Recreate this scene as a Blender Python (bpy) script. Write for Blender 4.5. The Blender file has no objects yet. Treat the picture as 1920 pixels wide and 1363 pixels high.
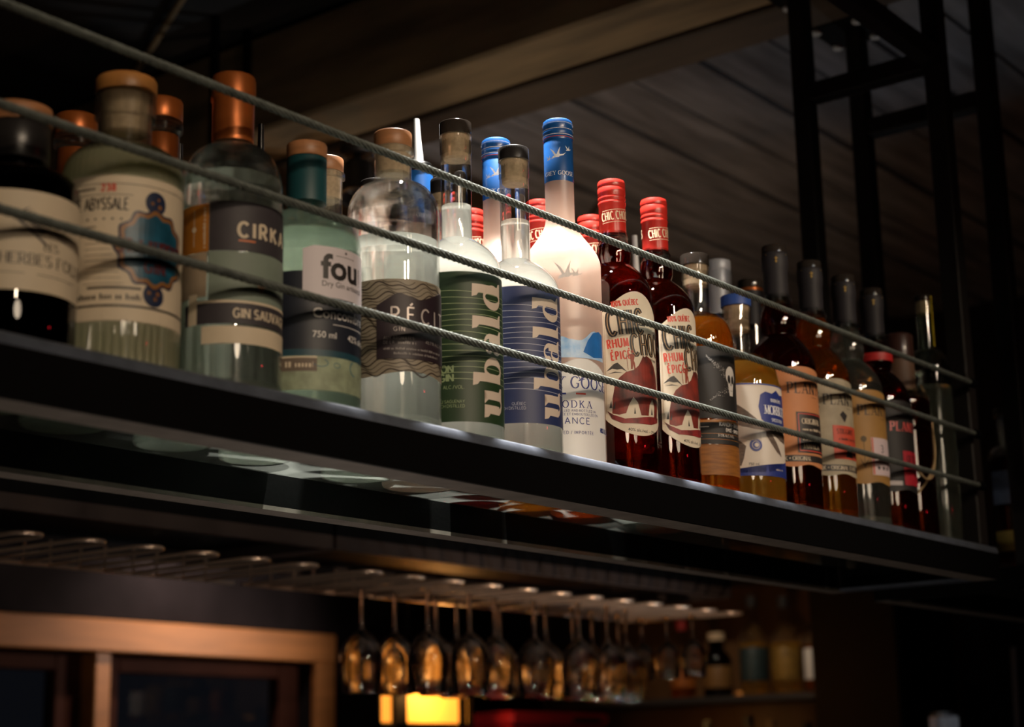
import bpy, bmesh, math, random
from mathutils import Vector, Matrix
random.seed(7)
scene = bpy.context.scene
COL = scene.collection
# ------------------------------------------------------------------ camera
# Frame of reference: X runs along the hanging shelf, Y away from the viewer, z = 0 is the top edge of the shelf's front bar.
cam_d = bpy.data.cameras.new('camera'); cam = bpy.data.objects.new('camera', cam_d); COL.objects.link(cam)
CAM = Vector((-1.2969, -0.9018, -0.2788))
yaw, pitch, roll = 0.9176, 0.2301, -0.02103
fw = Vector((math.sin(yaw)*math.cos(pitch), math.cos(yaw)*math.cos(pitch), math.sin(pitch)))
rt = fw.cross(Vector((0, 0, 1))).normalized(); up = rt.cross(fw)
r2 = rt*math.cos(roll) + up*math.sin(roll); u2 = -rt*math.sin(roll) + up*math.cos(roll)
cam.matrix_world = Matrix(((r2.x, u2.x, -fw.x, CAM.x), (r2.y, u2.y, -fw.y, CAM.y), (r2.z, u2.z, -fw.z, CAM.z), (0, 0, 0, 1)))
cam_d.sensor_width = 36; cam_d.lens = 36*3250.9/1920; cam_d.clip_start = 0.05; cam_d.clip_end = 60
cam_d.dof.use_dof = True; cam_d.dof.focus_distance = 1.66; cam_d.dof.aperture_fstop = 5.6
scene.camera = cam
# ------------------------------------------------------------------ world, lights, exposure
world = bpy.data.worlds.new('night'); scene.world = world; world.use_nodes = True
world.node_tree.nodes['Background'].inputs[0].default_value = (0.004, 0.004, 0.005, 1)
scene.view_settings.view_transform = 'Standard'; scene.view_settings.look = 'None'
scene.view_settings.exposure = 0.18; scene.view_settings.gamma = 1.0; scene.view_settings.use_curve_mapping = False
cy = scene.cycles
cy.max_bounces = 16; cy.diffuse_bounces = 6; cy.glossy_bounces = 4; cy.transmission_bounces = 12; cy.transparent_max_bounces = 32
cy.sample_clamp_indirect = 3.0; cy.blur_glossy = 0.6; cy.use_denoising = True

def lamp(name, kind, loc, power, color, radius=0.02, target=None, angle=40, blend=0.6, size=None):
    d = bpy.data.lights.new(name, kind); d.energy = power; d.color = color
    if kind in ('POINT', 'SPOT'): d.shadow_soft_size = radius
    if kind == 'SPOT': d.spot_size = math.radians(angle); d.spot_blend = blend
    if kind == 'AREA': d.shape = 'RECTANGLE'; d.size, d.size_y = size
    o = bpy.data.objects.new(name, d); COL.objects.link(o); o.location = loc
    if target is not None:
        o.rotation_euler = (Vector(target) - Vector(loc)).to_track_quat('-Z', 'Y').to_euler()
    return o
# ceiling downlight over the middle of the shelf
lamp('ceiling_downlight', 'SPOT', (0.05, 0.102, 1.03), 380, (1, 0.93, 0.84), 0.025, (0.02, 0.115, 0), 46, 0.95)
# row of small warm bulbs over the guests' side of the bar
for i in range(7):
    lamp('pendant_bulb', 'SPOT', (-1.75 + 0.36*i, -2.3 + 0.09*i, 0.78), 20, (1, 0.78, 0.56), 0.06, (-.62 + .22*i, .06, .10), 26, .7)
# wide soft fill spots, added out of view to brighten the labels
lamp('label_fill_spot', 'SPOT', (-1.7, -2.6, 0.46), 38, (1, 0.80, 0.58), 0.30, (-.25, .06, .08), 30, .8)
lamp('label_fill_spot', 'SPOT', (-0.3, -2.6, 0.46), 20, (1, 0.80, 0.58), 0.30, (.45, .06, .08), 30, .8)
# cool front spot, a red sign light and the light over the back window
lamp('cool_front_spot', 'SPOT', (-0.2, -1.9, 0.95), 7, (0.85, 0.93, 1.0), 0.04, (0.35, 0.1, 0.08), 30, 0.8)
lamp('red_sign_light', 'POINT', (1.0, -2.2, 0.15), 0.8, (1, 0.02, 0.04), 0.03)
lamp('window_downlight', 'SPOT', (2.10, 2.68, 0.55), 14, (1, 0.78, 0.64), 0.03, (2.12, 2.97, 0.08), 100, 1.0)
lamp('window_side_spot', 'SPOT', (2.80, 2.15, 0.19), 15, (1, 0.80, 0.68), 0.05, (2.15, 3.0, 0.10), 84, 1.0)
lamp('back_bar_fill', 'SPOT', (2.5, 1.45, 0.75), 13, (1, 0.80, 0.58), 0.03, (3.42, 1.78, -0.05), 48, .8)  # unseen fill added to brighten the back bar bottles
lamp('ceiling_wash', 'SPOT', (1.9, 0.3, 0.30), 1.6, (0.85, 0.92, 1), 0.03, (1.5, 0.5, 1.05), 95, 1.0)
lamp('underside_fill', 'POINT', (0.35, 0.62, -0.62), 1.0, (1, 0.86, 0.74), 0.03)  # unseen fill added below the rack for its rails and glasses
lamp('rack_fill_spot', 'SPOT', (1.2, 0.45, -0.85), 30, (1, 0.72, 0.5), 0.03, (1.5, 1.15, 0.0), 70, .8)  # unseen warm spot added for highlights on the hanging glasses and rails
lamp('rack_fill_spot', 'SPOT', (1.9, 0.50, -0.80), 16, (0.85, 0.93, 1.0), 0.03, (1.45, 1.15, -.05), 60, .8)  # unseen cool spot added for glints on the hanging glasses
lamp('beam_fill_uplight', 'SPOT', (1.0, 1.0, 0.27), 3.2, (1, 0.86, 0.66), 0.02, (0.98, 0.55, 0.9), 80, 1.0)  # added upward fill that brightens the beam underside and ceiling planks
lamp('underside_fill', 'POINT', (-0.35, 0.10, -0.95), 4.0, (1, 0.86, 0.72), 0.03)  # unseen fill added to light the shelf flanges from below

# ------------------------------------------------------------------ materials
MATS = {}
def mat(name, col, rough=0.5, metal=0.0, noise=0.0, nscale=60, bump=0.0, spec=0.5, emit=None, estr=0, stretch=None, col2=None, coat=0.0):
    if name in MATS: return MATS[name]
    m = bpy.data.materials.new(name); m.use_nodes = True; nt = m.node_tree; b = nt.nodes['Principled BSDF']
    b.inputs['Base Color'].default_value = (*col, 1); b.inputs['Roughness'].default_value = rough
    b.inputs['Metallic'].default_value = metal; b.inputs['Specular IOR Level'].default_value = spec
    if coat: b.inputs['Coat Weight'].default_value = coat; b.inputs['Coat Roughness'].default_value = 0.08
    if emit: b.inputs['Emission Color'].default_value = (*emit, 1); b.inputs['Emission Strength'].default_value = estr
    if noise or bump:
        tc = nt.nodes.new('ShaderNodeTexCoord'); mp = nt.nodes.new('ShaderNodeMapping'); ns = nt.nodes.new('ShaderNodeTexNoise')
        nt.links.new(tc.outputs['Object'], mp.inputs[0]); nt.links.new(mp.outputs[0], ns.inputs[0])
        if stretch: mp.inputs['Scale'].default_value = stretch
        ns.inputs['Scale'].default_value = nscale; ns.inputs['Detail'].default_value = 4
        if noise:
            rp = nt.nodes.new('ShaderNodeValToRGB'); c2 = col2 or tuple(c*(1-noise) for c in col)
            rp.color_ramp.elements[0].color = (*c2, 1); rp.color_ramp.elements[1].color = (*col, 1)
            rp.color_ramp.elements[0].position = 0.3; rp.color_ramp.elements[1].position = 0.7
            nt.links.new(ns.outputs['Fac'], rp.inputs[0]); nt.links.new(rp.outputs[0], b.inputs['Base Color'])
        if bump:
            bp = nt.nodes.new('ShaderNodeBump'); bp.inputs['Strength'].default_value = bump; bp.inputs['Distance'].default_value = 0.002
            nt.links.new(ns.outputs['Fac'], bp.inputs['Height']); nt.links.new(bp.outputs[0], b.inputs['Normal'])
    MATS[name] = m
    return m
def shell_glass(name, tint=(0.97, 0.98, 0.97), edge=0.75, rough=0.015, refr=0.0):
    """thin bottle wall: see-through, with reflections that grow towards the rim"""
    if name in MATS: return MATS[name]
    m = bpy.data.materials.new(name); m.use_nodes = True; nt = m.node_tree; n = nt.nodes; n.clear()
    out = n.new('ShaderNodeOutputMaterial'); mx = n.new('ShaderNodeMixShader'); tr = n.new('ShaderNodeBsdfTransparent'); gl = n.new('ShaderNodeBsdfGlossy')
    lw = n.new('ShaderNodeLayerWeight'); lw.inputs['Blend'].default_value = 0.5
    pw = n.new('ShaderNodeMath'); pw.operation = 'POWER'; pw.inputs[1].default_value = 4.0
    ma = n.new('ShaderNodeMath'); ma.operation = 'MULTIPLY_ADD'; ma.inputs[1].default_value = edge; ma.inputs[2].default_value = 0.055
    tr.inputs[0].default_value = (*tint, 1); gl.inputs['Roughness'].default_value = rough
    L = nt.links.new
    L(lw.outputs['Facing'], pw.inputs[0]); L(pw.outputs[0], ma.inputs[0]); L(ma.outputs[0], mx.inputs[0])
    if refr:
        m2 = n.new('ShaderNodeMixShader'); rf = n.new('ShaderNodeBsdfGlass'); rf.inputs['IOR'].default_value = 1.47; rf.inputs['Color'].default_value = (*tint, 1); rf.inputs['Roughness'].default_value = 0.0
        m2.inputs[0].default_value = refr; L(tr.outputs[0], m2.inputs[1]); L(rf.outputs[0], m2.inputs[2]); L(m2.outputs[0], mx.inputs[1])
    else: L(tr.outputs[0], mx.inputs[1])
    L(gl.outputs[0], mx.inputs[2]); L(mx.outputs[0], out.inputs[0])
    MATS[name] = m; return m
def liquid_mat(name, col, glow=0.1, gcol=None, ior=1.36, dif=0.12):
    """spirit in a bottle: refracts, tinted, scatter added so it glows as if backlit"""
    if name in MATS: return MATS[name]
    m = bpy.data.materials.new(name); m.use_nodes = True; nt = m.node_tree; n = nt.nodes; n.clear()
    out = n.new('ShaderNodeOutputMaterial'); mx = n.new('ShaderNodeMixShader'); g = n.new('ShaderNodeBsdfGlass'); t = n.new('ShaderNodeBsdfTranslucent')
    g.inputs['Color'].default_value = (*col, 1); g.inputs['IOR'].default_value = ior; g.inputs['Roughness'].default_value = 0.0
    t.inputs[0].default_value = (*(gcol or col), 1); mx.inputs[0].default_value = glow
    d = n.new('ShaderNodeBsdfDiffuse'); d.inputs[0].default_value = (*(gcol or col), 1); m3 = n.new('ShaderNodeMixShader'); m3.inputs[0].default_value = dif
    nt.links.new(t.outputs[0], m3.inputs[1]); nt.links.new(d.outputs[0], m3.inputs[2])
    nt.links.new(g.outputs[0], mx.inputs[1]); nt.links.new(m3.outputs[0], mx.inputs[2]); nt.links.new(mx.outputs[0], out.inputs[0])
    MATS[name] = m; return m
def frosted_mat(name, col):
    m = bpy.data.materials.new(name); m.use_nodes = True; nt = m.node_tree; n = nt.nodes; n.clear()
    out = n.new('ShaderNodeOutputMaterial'); a = n.new('ShaderNodeMixShader'); b = n.new('ShaderNodeMixShader'); c = n.new('ShaderNodeMixShader')
    d = n.new('ShaderNodeBsdfDiffuse'); t = n.new('ShaderNodeBsdfTranslucent'); g = n.new('ShaderNodeBsdfGlossy'); r = n.new('ShaderNodeBsdfRefraction')
    d.inputs[0].default_value = (*col, 1); t.inputs[0].default_value = (*col, 1); g.inputs['Roughness'].default_value = 0.35
    r.inputs['Color'].default_value = (0.95, 0.95, 0.95, 1); r.inputs['Roughness'].default_value = 0.45; r.inputs['IOR'].default_value = 1.05
    a.inputs[0].default_value = 0.86; b.inputs[0].default_value = 0.06; c.inputs[0].default_value = 0.22
    L = nt.links.new
    L(d.outputs[0], a.inputs[1]); L(t.outputs[0], a.inputs[2]); L(a.outputs[0], c.inputs[1]); L(r.outputs[0], c.inputs[2])
    L(c.outputs[0], b.inputs[1]); L(g.outputs[0], b.inputs[2]); L(b.outputs[0], out.inputs[0])
    MATS[name] = m; return m
def dusty_glass(name, tint, dust):
    m = shell_glass(name, tint, 0.5, 0.05); nt = m.node_tree; n = nt.nodes; out = n['Material Output']; src = out.inputs[0].links[0].from_socket
    mx = n.new('ShaderNodeMixShader'); t = n.new('ShaderNodeBsdfTranslucent'); ns = n.new('ShaderNodeTexNoise'); ns.inputs['Scale'].default_value = 9; mp = n.new('ShaderNodeMath'); mp.operation = 'MULTIPLY'
    tc = n.new('ShaderNodeTexCoord'); nt.links.new(tc.outputs['Object'], ns.inputs[0]); nt.links.new(ns.outputs['Fac'], mp.inputs[0]); mp.inputs[1].default_value = dust*2
    t.inputs[0].default_value = (0.9, 0.95, 0.9, 1); nt.links.new(mp.outputs[0], mx.inputs[0]); nt.links.new(src, mx.inputs[1]); nt.links.new(t.outputs[0], mx.inputs[2]); nt.links.new(mx.outputs[0], out.inputs[0]); return m
def real_glass(name, col=(1, 1, 1), rough=0.0, ior=1.48):
    if name in MATS: return MATS[name]
    m = bpy.data.materials.new(name); m.use_nodes = True; nt = m.node_tree; n = nt.nodes; n.clear()
    out = n.new('ShaderNodeOutputMaterial'); g = n.new('ShaderNodeBsdfGlass'); g.inputs['Color'].default_value = (*col, 1)
    g.inputs['IOR'].default_value = ior; g.inputs['Roughness'].default_value = rough
    nt.links.new(g.outputs[0], out.inputs[0]); MATS[name] = m; return m

M_STEEL = mat('black_steel', (0.003, 0.003, 0.0033), 0.5, 0.0, bump=0.1, nscale=160, spec=0.08)
M_EDGE = mat('lit_steel_edge', (0.125, 0.145, 0.19), 0.45, 0.3, noise=0.35, nscale=45, bump=0.1)  # paler than the bar: light caught by the edge is in this colour
M_FLANGE = mat('lit_steel_flange', (0.26, 0.22, 0.19), 0.55, 0.2, noise=0.3, nscale=40)  # beige tone has the light from below painted in
M_PANEL = dusty_glass('shelf_glass', (0.88, 0.93, 0.90), .03)
M_ROPE = mat('galvanised_rope', (0.21, 0.235, 0.215), 0.55, 0.45, noise=0.4, nscale=120)
M_WOOD = mat('beam_wood', (0.30, 0.20, 0.10), 0.7, noise=0.6, nscale=6, stretch=(3, 0.6, 3), bump=0.3)
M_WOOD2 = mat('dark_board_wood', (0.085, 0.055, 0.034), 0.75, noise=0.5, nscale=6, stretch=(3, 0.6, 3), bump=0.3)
M_PLANK = mat('grey_plank_wood', (0.225, 0.225, 0.24), 0.75, noise=0.65, nscale=5, stretch=(0.7, 5, 5), bump=0.35)
M_PLASTER = mat('dark_wall', (0.022, 0.017, 0.019), 0.9, noise=0.5, nscale=5, bump=0.2, spec=.15)
M_DARK = mat('dark_room', (0.02, 0.018, 0.017), 0.9, noise=0.3, nscale=4)
M_PINE = mat('varnished_pine', (0.55, 0.22, 0.06), 0.46, noise=0.3, nscale=9, stretch=(0.5, 4, 4))
M_PINE2 = mat('stained_sash', (0.06, 0.020, 0.012), 0.65, noise=0.3, nscale=9, spec=.08)
M_BOLT = mat('zinc_bolt', (0.6, 0.6, 0.6), .5, .2)
M_CHROME = mat('polished_chrome', (0.75, 0.75, 0.76), 0.14, 1.0)
M_BRASSROD = mat('rack_wire', (0.80, 0.60, 0.46), 0.28, 0.75)
M_CORK = mat('pale_cork', (0.62, 0.46, 0.30), 0.65, noise=0.25, nscale=250)
M_LID = mat('oak_stopper', (0.45, 0.20, 0.085), 0.45, noise=0.35, nscale=30, stretch=(1, 1, 6))
M_COPPER = mat('copper_capsule', (0.44, 0.12, 0.025), 0.36, 0.55, noise=0.15, nscale=80)
M_BLACKCAP = mat('black_cap', (0.02, 0.018, 0.018), 0.3)
M_CLEAR = shell_glass('clear_bottle_glass', (0.98, 0.99, 0.98), 0.8, 0.015, 0.5)
M_GREENISH = shell_glass('green_tinted_glass', (0.92, 0.97, 0.93), 0.8, 0.015, 0.5)
M_AMBERG = shell_glass('dark_brown_glass', (0.10, 0.03, 0.015), 0.6)
M_BASE = liquid_mat('bottle_base_glass', (0.97, 0.99, 0.97), .22, (0.95, 0.97, 0.92), 1.48, .1)
M_BASE_AMBER = liquid_mat('amber_lit_base', (0.97, 0.80, 0.50), .22, (1.0, 0.62, 0.15), 1.48, .1)  # light passing through the amber liquid is put into this base tint
M_BASE_RED = liquid_mat('ruby_lit_base', (0.95, 0.70, 0.6), .12, (0.9, 0.12, 0.03), 1.48, .1)  # light passing through the red rum is put into this base tint
M_POST = mat('post_steel', (0.020, 0.017, 0.016), 0.5, 0.0, bump=0.1, nscale=160, spec=0.15)
# ------------------------------------------------------------------ mesh helpers
def link(name, me, m, parent=None, kind=None, label=None):
    o = bpy.data.objects.new(name, me); COL.objects.link(o)
    if m is not None and not me.materials: me.materials.append(m)
    if parent is not None: o.parent = parent
    if kind: o['kind'] = kind
    if label: o['label'] = label
    return o
def raw(verts, faces, smooth=None, name='shape'):
    me = bpy.data.meshes.new(name); me.from_pydata(verts, [], faces); me.update()
    if smooth is not None:
        me.shade_smooth(); me.set_sharp_from_angle(angle=math.radians(smooth))
    return me
def thing(name, label, cat, loc=(0, 0, 0), rotz=0.0, group=None):
    o = bpy.data.objects.new(name, None); COL.objects.link(o); o.empty_display_size = 0.02
    o.location = loc; o.rotation_euler = (0, 0, math.radians(rotz)); o['label'] = label; o['category'] = cat
    if group: o['group'] = group
    return o
def tag(o, label, cat, group=None):
    o['label'] = label; o['category'] = cat
    if group: o['group'] = group
    return o
def box_me(x0, x1, y0, y1, z0, z1, bev=0.0, name='box'):
    bm = bmesh.new(); bmesh.ops.create_cube(bm, size=1)
    for v in bm.verts:
        v.co = Vector(((x0+x1)/2 + v.co.x*(x1-x0), (y0+y1)/2 + v.co.y*(y1-y0), (z0+z1)/2 + v.co.z*(z1-z0)))
    if bev: bmesh.ops.bevel(bm, geom=bm.edges[:], offset=bev, segments=1, affect='EDGES', profile=0.5)
    me = bpy.data.meshes.new(name); bm.to_mesh(me); bm.free(); return me
def box(name, x0, x1, y0, y1, z0, z1, m, parent=None, bev=0.0, kind=None):
    return link(name, box_me(x0, x1, y0, y1, z0, z1, bev), m, parent, kind)
def lathe_me(prof, seg=40, rib=None, smooth=35, close=False):
    """prof: list of (r, z). rib = (count, depth, z0, z1) flutes the wall."""
    V, F, rows = [], [], []
    for r, z in prof:
        if r < 1e-6:
            rows.append([len(V)]); V.append((0, 0, z))
        else:
            row = []
            for i in range(seg):
                a = 2*math.pi*i/seg; rr = r
                if rib and rib[2] <= z <= rib[3]: rr = r - rib[1]*(0.5 - 0.5*math.cos(a*rib[0]))
                row.append(len(V)); V.append((rr*math.cos(a), rr*math.sin(a), z))
            rows.append(row)
    for A, B in zip(rows, rows[1:]):
        for i in range(seg):
            j = (i+1) % seg
            if len(A) == 1 and len(B) == 1: continue
            if len(A) == 1: F.append((A[0], B[j], B[i]))
            elif len(B) == 1: F.append((A[i], A[j], B[0]))
            else: F.append((A[i], A[j], B[j], B[i]))
    return raw(V, F, smooth)
def tube_me(paths, rad, n=8, closed=False, smooth=60):
    V, F = [], []
    for pts in paths:
        pts = [Vector(p) for p in pts]; rows = []; prev = None
        for i, p in enumerate(pts):
            if closed: d = pts[(i+1) % len(pts)] - pts[i-1]
            else: d = pts[min(i+1, len(pts)-1)] - pts[max(i-1, 0)]
            d.normalize()
            if prev is None: a = d.orthogonal().normalized()
            else: a = (prev - d*prev.dot(d)).normalized()
            prev = a; b = d.cross(a); row = []
            rr = rad[i] if isinstance(rad, (list, tuple)) else rad
            for k in range(n):
                t = 2*math.pi*k/n; row.append(len(V)); V.append(tuple(p + (a*math.cos(t) + b*math.sin(t))*rr))
            rows.append(row)
        R = rows + ([rows[0]] if closed else [])
        for A, B in zip(R, R[1:]):
            for k in range(n): F.append((A[k], A[(k+1) % n], B[(k+1) % n], B[k]))
        if not closed: F.append(tuple(rows[0][::-1])); F.append(tuple(rows[-1]))
    return raw(V, F, smooth)
def copy_thing(root, loc, rotz, label, group=None):
    r = root.copy(); COL.objects.link(r); r.location = loc; r.rotation_euler = (0, 0, math.radians(rotz)); r['label'] = label
    if group: r['group'] = group
    for ch in root.children:
        c = ch.copy(); COL.objects.link(c); c.parent = r
        for g in ch.children:
            d = g.copy(); COL.objects.link(d); d.parent = c
    return r
# ------------------------------------------------------------------ lettering
def arc(cx, cy, rx, ry, a0, a1, n=9):
    return [(cx + rx*math.cos(math.radians(a0 + (a1-a0)*i/n)), cy + ry*math.sin(math.radians(a0 + (a1-a0)*i/n))) for i in range(n+1)]
G = {
 'A': (.8, [[(0, 0), (.4, 1)], [(.4, 1), (.8, 0)], [(.14, .34), (.66, .34)]]),
 'B': (.62, [[(0, 0), (0, 1)], [(0, 1), (.32, 1)]+arc(.32, .76, .24, .24, 90, -90)+[(0, .52)], [(0, .52), (.34, .52)]+arc(.34, .26, .28, .26, 90, -90)+[(0, 0)]]),
 'C': (.76, [arc(.42, .5, .42, .5, 48, 312, 16)]),
 'D': (.76, [[(0, 0), (0, 1)], [(0, 1), (.28, 1)]+arc(.28, .5, .48, .5, 90, -90, 12)+[(0, 0)]]),
 'E': (.56, [[(0, 0), (0, 1)], [(0, 1), (.54, 1)], [(0, .52), (.46, .52)], [(0, 0), (.56, 0)]]),
 'F': (.54, [[(0, 0), (0, 1)], [(0, 1), (.54, 1)], [(0, .5), (.44, .5)]]),
 'G': (.82, [arc(.42, .5, .42, .5, 48, 320, 16)+[(.76, .42)], [(.5, .42), (.8, .42)]]),
 'H': (.72, [[(0, 0), (0, 1)], [(.72, 0), (.72, 1)], [(0, .52), (.72, .52)]]),
 'I': (.06, [[(.03, 0), (.03, 1)]]),
 'J': (.4, [[(.34, 1), (.34, .25)]+arc(.14, .22, .2, .22, 0, -120, 6)]),
 'K': (.66, [[(0, 0), (0, 1)], [(.62, 1), (.02, .42)], [(.2, .58), (.66, 0)]]),
 'L': (.54, [[(0, 0), (0, 1)], [(0, 0), (.54, 0)]]),
 'M': (.9, [[(.02, 0), (.06, 1)], [(.06, 1), (.45, .08)], [(.45, .08), (.84, 1)], [(.84, 1), (.88, 0)]]),
 'N': (.74, [[(0, 0), (0, 1)], [(0, 1), (.74, 0)], [(.74, 0), (.74, 1)]]),
 'O': (.88, [arc(.44, .5, .44, .5, 0, 360, 22)]),
 'P': (.58, [[(0, 0), (0, 1)], [(0, 1), (.3, 1)]+arc(.3, .73, .27, .27, 90, -90)+[(0, .46)]]),
 'Q': (.88, [arc(.44, .5, .44, .5, 0, 360, 22), [(.5, .25), (.86, -.08)]]),
 'R': (.64, [[(0, 0), (0, 1)], [(0, 1), (.3, 1)]+arc(.3, .74, .26, .26, 90, -90)+[(0, .48)], [(.26, .48), (.64, 0)]]),
 'S': (.58, [arc(.3, .745, .26, .255, 35, 255, 11)+arc(.29, .255, .28, .255, 75, -145, 11)]),
 'T': (.68, [[(.34, 0), (.34, 1)], [(0, 1), (.68, 1)]]),
 'U': (.7, [[(0, 1), (0, .34)]+arc(.35, .34, .35, .34, 180, 360, 12)+[(.7, 1)]]),
 'V': (.76, [[(0, 1), (.38, 0)], [(.38, 0), (.76, 1)]]),
 'W': (1.1, [[(0, 1), (.28, 0)], [(.28, 0), (.55, .9)], [(.55, .9), (.82, 0)], [(.82, 0), (1.1, 1)]]),
 'X': (.7, [[(0, 0), (.7, 1)], [(0, 1), (.7, 0)]]),
 'Y': (.72, [[(0, 1), (.36, .48)], [(.72, 1), (.36, .48)], [(.36, .48), (.36, 0)]]),
 'Z': (.62, [[(0, 1), (.62, 1)], [(.62, 1), (0, 0)], [(0, 0), (.62, 0)]]),
 '0': (.6, [arc(.3, .5, .3, .5, 0, 360, 18)]), '1': (.26, [[(.2, 0), (.2, 1)], [(.2, 1), (0, .8)]]),
 '2': (.56, [arc(.28, .72, .27, .28, 165, -20, 9)+[(0, 0)], [(0, 0), (.56, 0)]]),
 '3': (.56, [arc(.27, .75, .25, .25, 150, -90, 9)+arc(.27, .26, .28, .26, 90, -150, 10)]),
 '4': (.6, [[(.45, 0), (.45, 1)], [(.45, 1), (0, .28)], [(0, .28), (.6, .28)]]),
 '5': (.56, [[(.5, 1), (.08, 1)], [(.08, 1), (.05, .56)]+arc(.27, .32, .27, .32, 120, -150, 11)]),
 '6': (.58, [arc(.29, .3, .28, .3, 0, 360, 14), [(.02, .34), (.12, .75), (.42, 1)]]), '7': (.54, [[(0, 1), (.54, 1)], [(.54, 1), (.18, 0)]]),
 '8': (.56, [arc(.28, .75, .22, .25, 0, 360, 14), arc(.28, .26, .28, .26, 0, 360, 14)]),
 '9': (.58, [arc(.29, .7, .28, .3, 0, 360, 14), [(.56, .66), (.46, .25), (.16, 0)]]),
 '%': (.9, [arc(.18, .78, .18, .2, 0, 360, 10), arc(.72, .22, .18, .2, 0, 360, 10), [(.15, 0), (.75, 1)]]),
 '.': (.1, [[(.05, 0), (.05, .1)]]), '-': (.36, [[(.03, .42), (.33, .42)]]), '/': (.4, [[(0, -.05), (.4, 1.05)]]), "'": (.08, [[(.04, 1), (.04, .78)]]),
 '*': (.3, [[(.15, .3), (.15, .7)], [(0, .4), (.3, .6)], [(.3, .4), (0, .6)]]),
}
G['É'] = (G['E'][0], G['E'][1] + [[(.2, 1.14), (.4, 1.3)]])
G['O2'] = G['O']
STY = {'sans': (.13, .12, 0), 'bold': (.24, .2, 0), 'serif': (.15, .055, .10), 'thin': (.085, .08, 0), 'heavy': (.30, .22, 0), 'slab': (.2, .16, .13), 'cond': (.19, .13, 0), 'hair': (.035, .03, 0), 'capc': (.13, .10, 0)}
def stroke_text(s, h, style='sans', sx=1.0, track=.2, jitter=None):
    wv, wh, sf = STY[style]; polys = []; x = 0.0
    for ch in s:
        if ch == ' ': x += .45*sx; continue
        adv, lines = G[ch]
        for pl in lines:
            P = [(x + px*sx, py) for px, py in pl]
            for (ax, ay), (bx, by) in zip(P, P[1:]):
                dx, dy = bx-ax, by-ay; L = math.hypot(dx, dy)
                if L < 1e-6: continue
                v = abs(dy)/L
                w = wh + (wv-wh)*v
                if sf and dx*dy > 0 and v > .5 and len(pl) == 2 and ch in 'AMNUVWXY': w = wh*1.2    # thin diagonals of a roman face
                nx, ny = -dy/L*w/2, dx/L*w/2; e = w*.18 if len(P) > 2 else 0
                ex, ey = dx/L*e, dy/L*e
                polys.append([(ax-ex+nx, ay-ey+ny), (ax-ex-nx, ay-ey-ny), (bx+ex-nx, by+ey-ny), (bx+ex+nx, by+ey+ny)])
            if sf:
                for (ex, ey), (qx, qy) in ((P[0], P[1]), (P[-1], P[-2])):
                    if abs(ey-qy) > abs(ex-qx)*1.2 and (ey < .02 or ey > .98):
                        yy = 0 if ey < .5 else 1; d = .05 if yy == 0 else -.05
                        polys.append([(ex-sf-wv/2, yy), (ex+sf+wv/2, yy), (ex+sf+wv/2, yy+d), (ex-sf-wv/2, yy+d)])
                if ch in 'ELTF':
                    for yy in (0, 1):
                        if ch == 'L' and yy == 1 or ch in 'TF' and yy == 0: continue
                        ends = ([x + adv*sx] + ([x] if ch == 'T' else []))
                        for xe in ends: polys.append([(xe-.03, yy), (xe+.03, yy), (xe+.03, .8 if yy else .2), (xe-.03, .8 if yy else .2)])
        x += adv*sx + track
    w = (x-track)*h
    return [[(px*h, py*h) for px, py in p] for p in polys], w
_bf = {}
def font_text(s, h, bold=0.0, sx=1.0):
    key = (s, bold)
    if key not in _bf:
        c = bpy.data.curves.new('txt', 'FONT'); c.body = s; c.size = 1.0; c.resolution_u = 3; c.offset = bold; c.fill_mode = 'FRONT'
        o = bpy.data.objects.new('txt', c); COL.objects.link(o); bpy.context.view_layer.update()
        dg = bpy.context.evaluated_depsgraph_get(); me = o.evaluated_get(dg).to_mesh()
        _bf[key] = [[(me.vertices[i].co.x, me.vertices[i].co.y) for i in p.vertices] for p in me.polygons]
        o.evaluated_get(dg).to_mesh_clear(); bpy.data.objects.remove(o); bpy.data.curves.remove(c)
    P = [[(x*h*sx/.7, y*h/.7) for x, y in p] for p in _bf[key]]
    xs = [x for p in P for x, y in p] or [0]
    return P, max(xs)
def put(T, x, y, align='l', rot=0, shear=0.0):
    """move lettering to (x, y); align l / c / r; rot in degrees"""
    P, w = T; ox = {'l': 0, 'c': -w/2, 'r': -w}[align]; c, s = math.cos(math.radians(rot)), math.sin(math.radians(rot)); out = []
    for p in P:
        q = []
        for px, py in p:
            px = px + ox + shear*py; q.append((x + px*c - py*s, y + px*s + py*c))
        out.append(q)
    return out
def ribbon(pts, w):
    out = []
    for i, (a, b) in enumerate(zip(pts, pts[1:])):
        dx, dy = b[0]-a[0], b[1]-a[1]; L = math.hypot(dx, dy) or 1e-9; nx, ny = -dy/L*w/2, dx/L*w/2
        out.append([(a[0]+nx, a[1]+ny), (a[0]-nx, a[1]-ny), (b[0]-nx, b[1]-ny), (b[0]+nx, b[1]+ny)])
    return out
def rect(x0, y0, x1, y1): return [(x0, y0), (x1, y0), (x1, y1), (x0, y1)]
def greek(x0, x1, z, h):
    """a line of print too small to read"""
    out = []; px = x0; rg = random.Random(int((x0+z)*1e6))
    while px < x1:
        w = h*rg.uniform(.25, .5); out.append(rect(px, z, min(px+w, x1), z+h*rg.choice((.7, .7, 1.0)))); px += w + h*(.22 if rg.random() > .2 else .7)
    return out
def disc(cx, cy, r, n=18, ry=None): return [(cx + r*math.cos(2*math.pi*i/n), cy + (ry or r)*math.sin(2*math.pi*i/n)) for i in range(n)]
def ring(cx, cy, r, w, n=20): return ribbon(arc(cx, cy, r, r, 0, 360, n), w)

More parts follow.
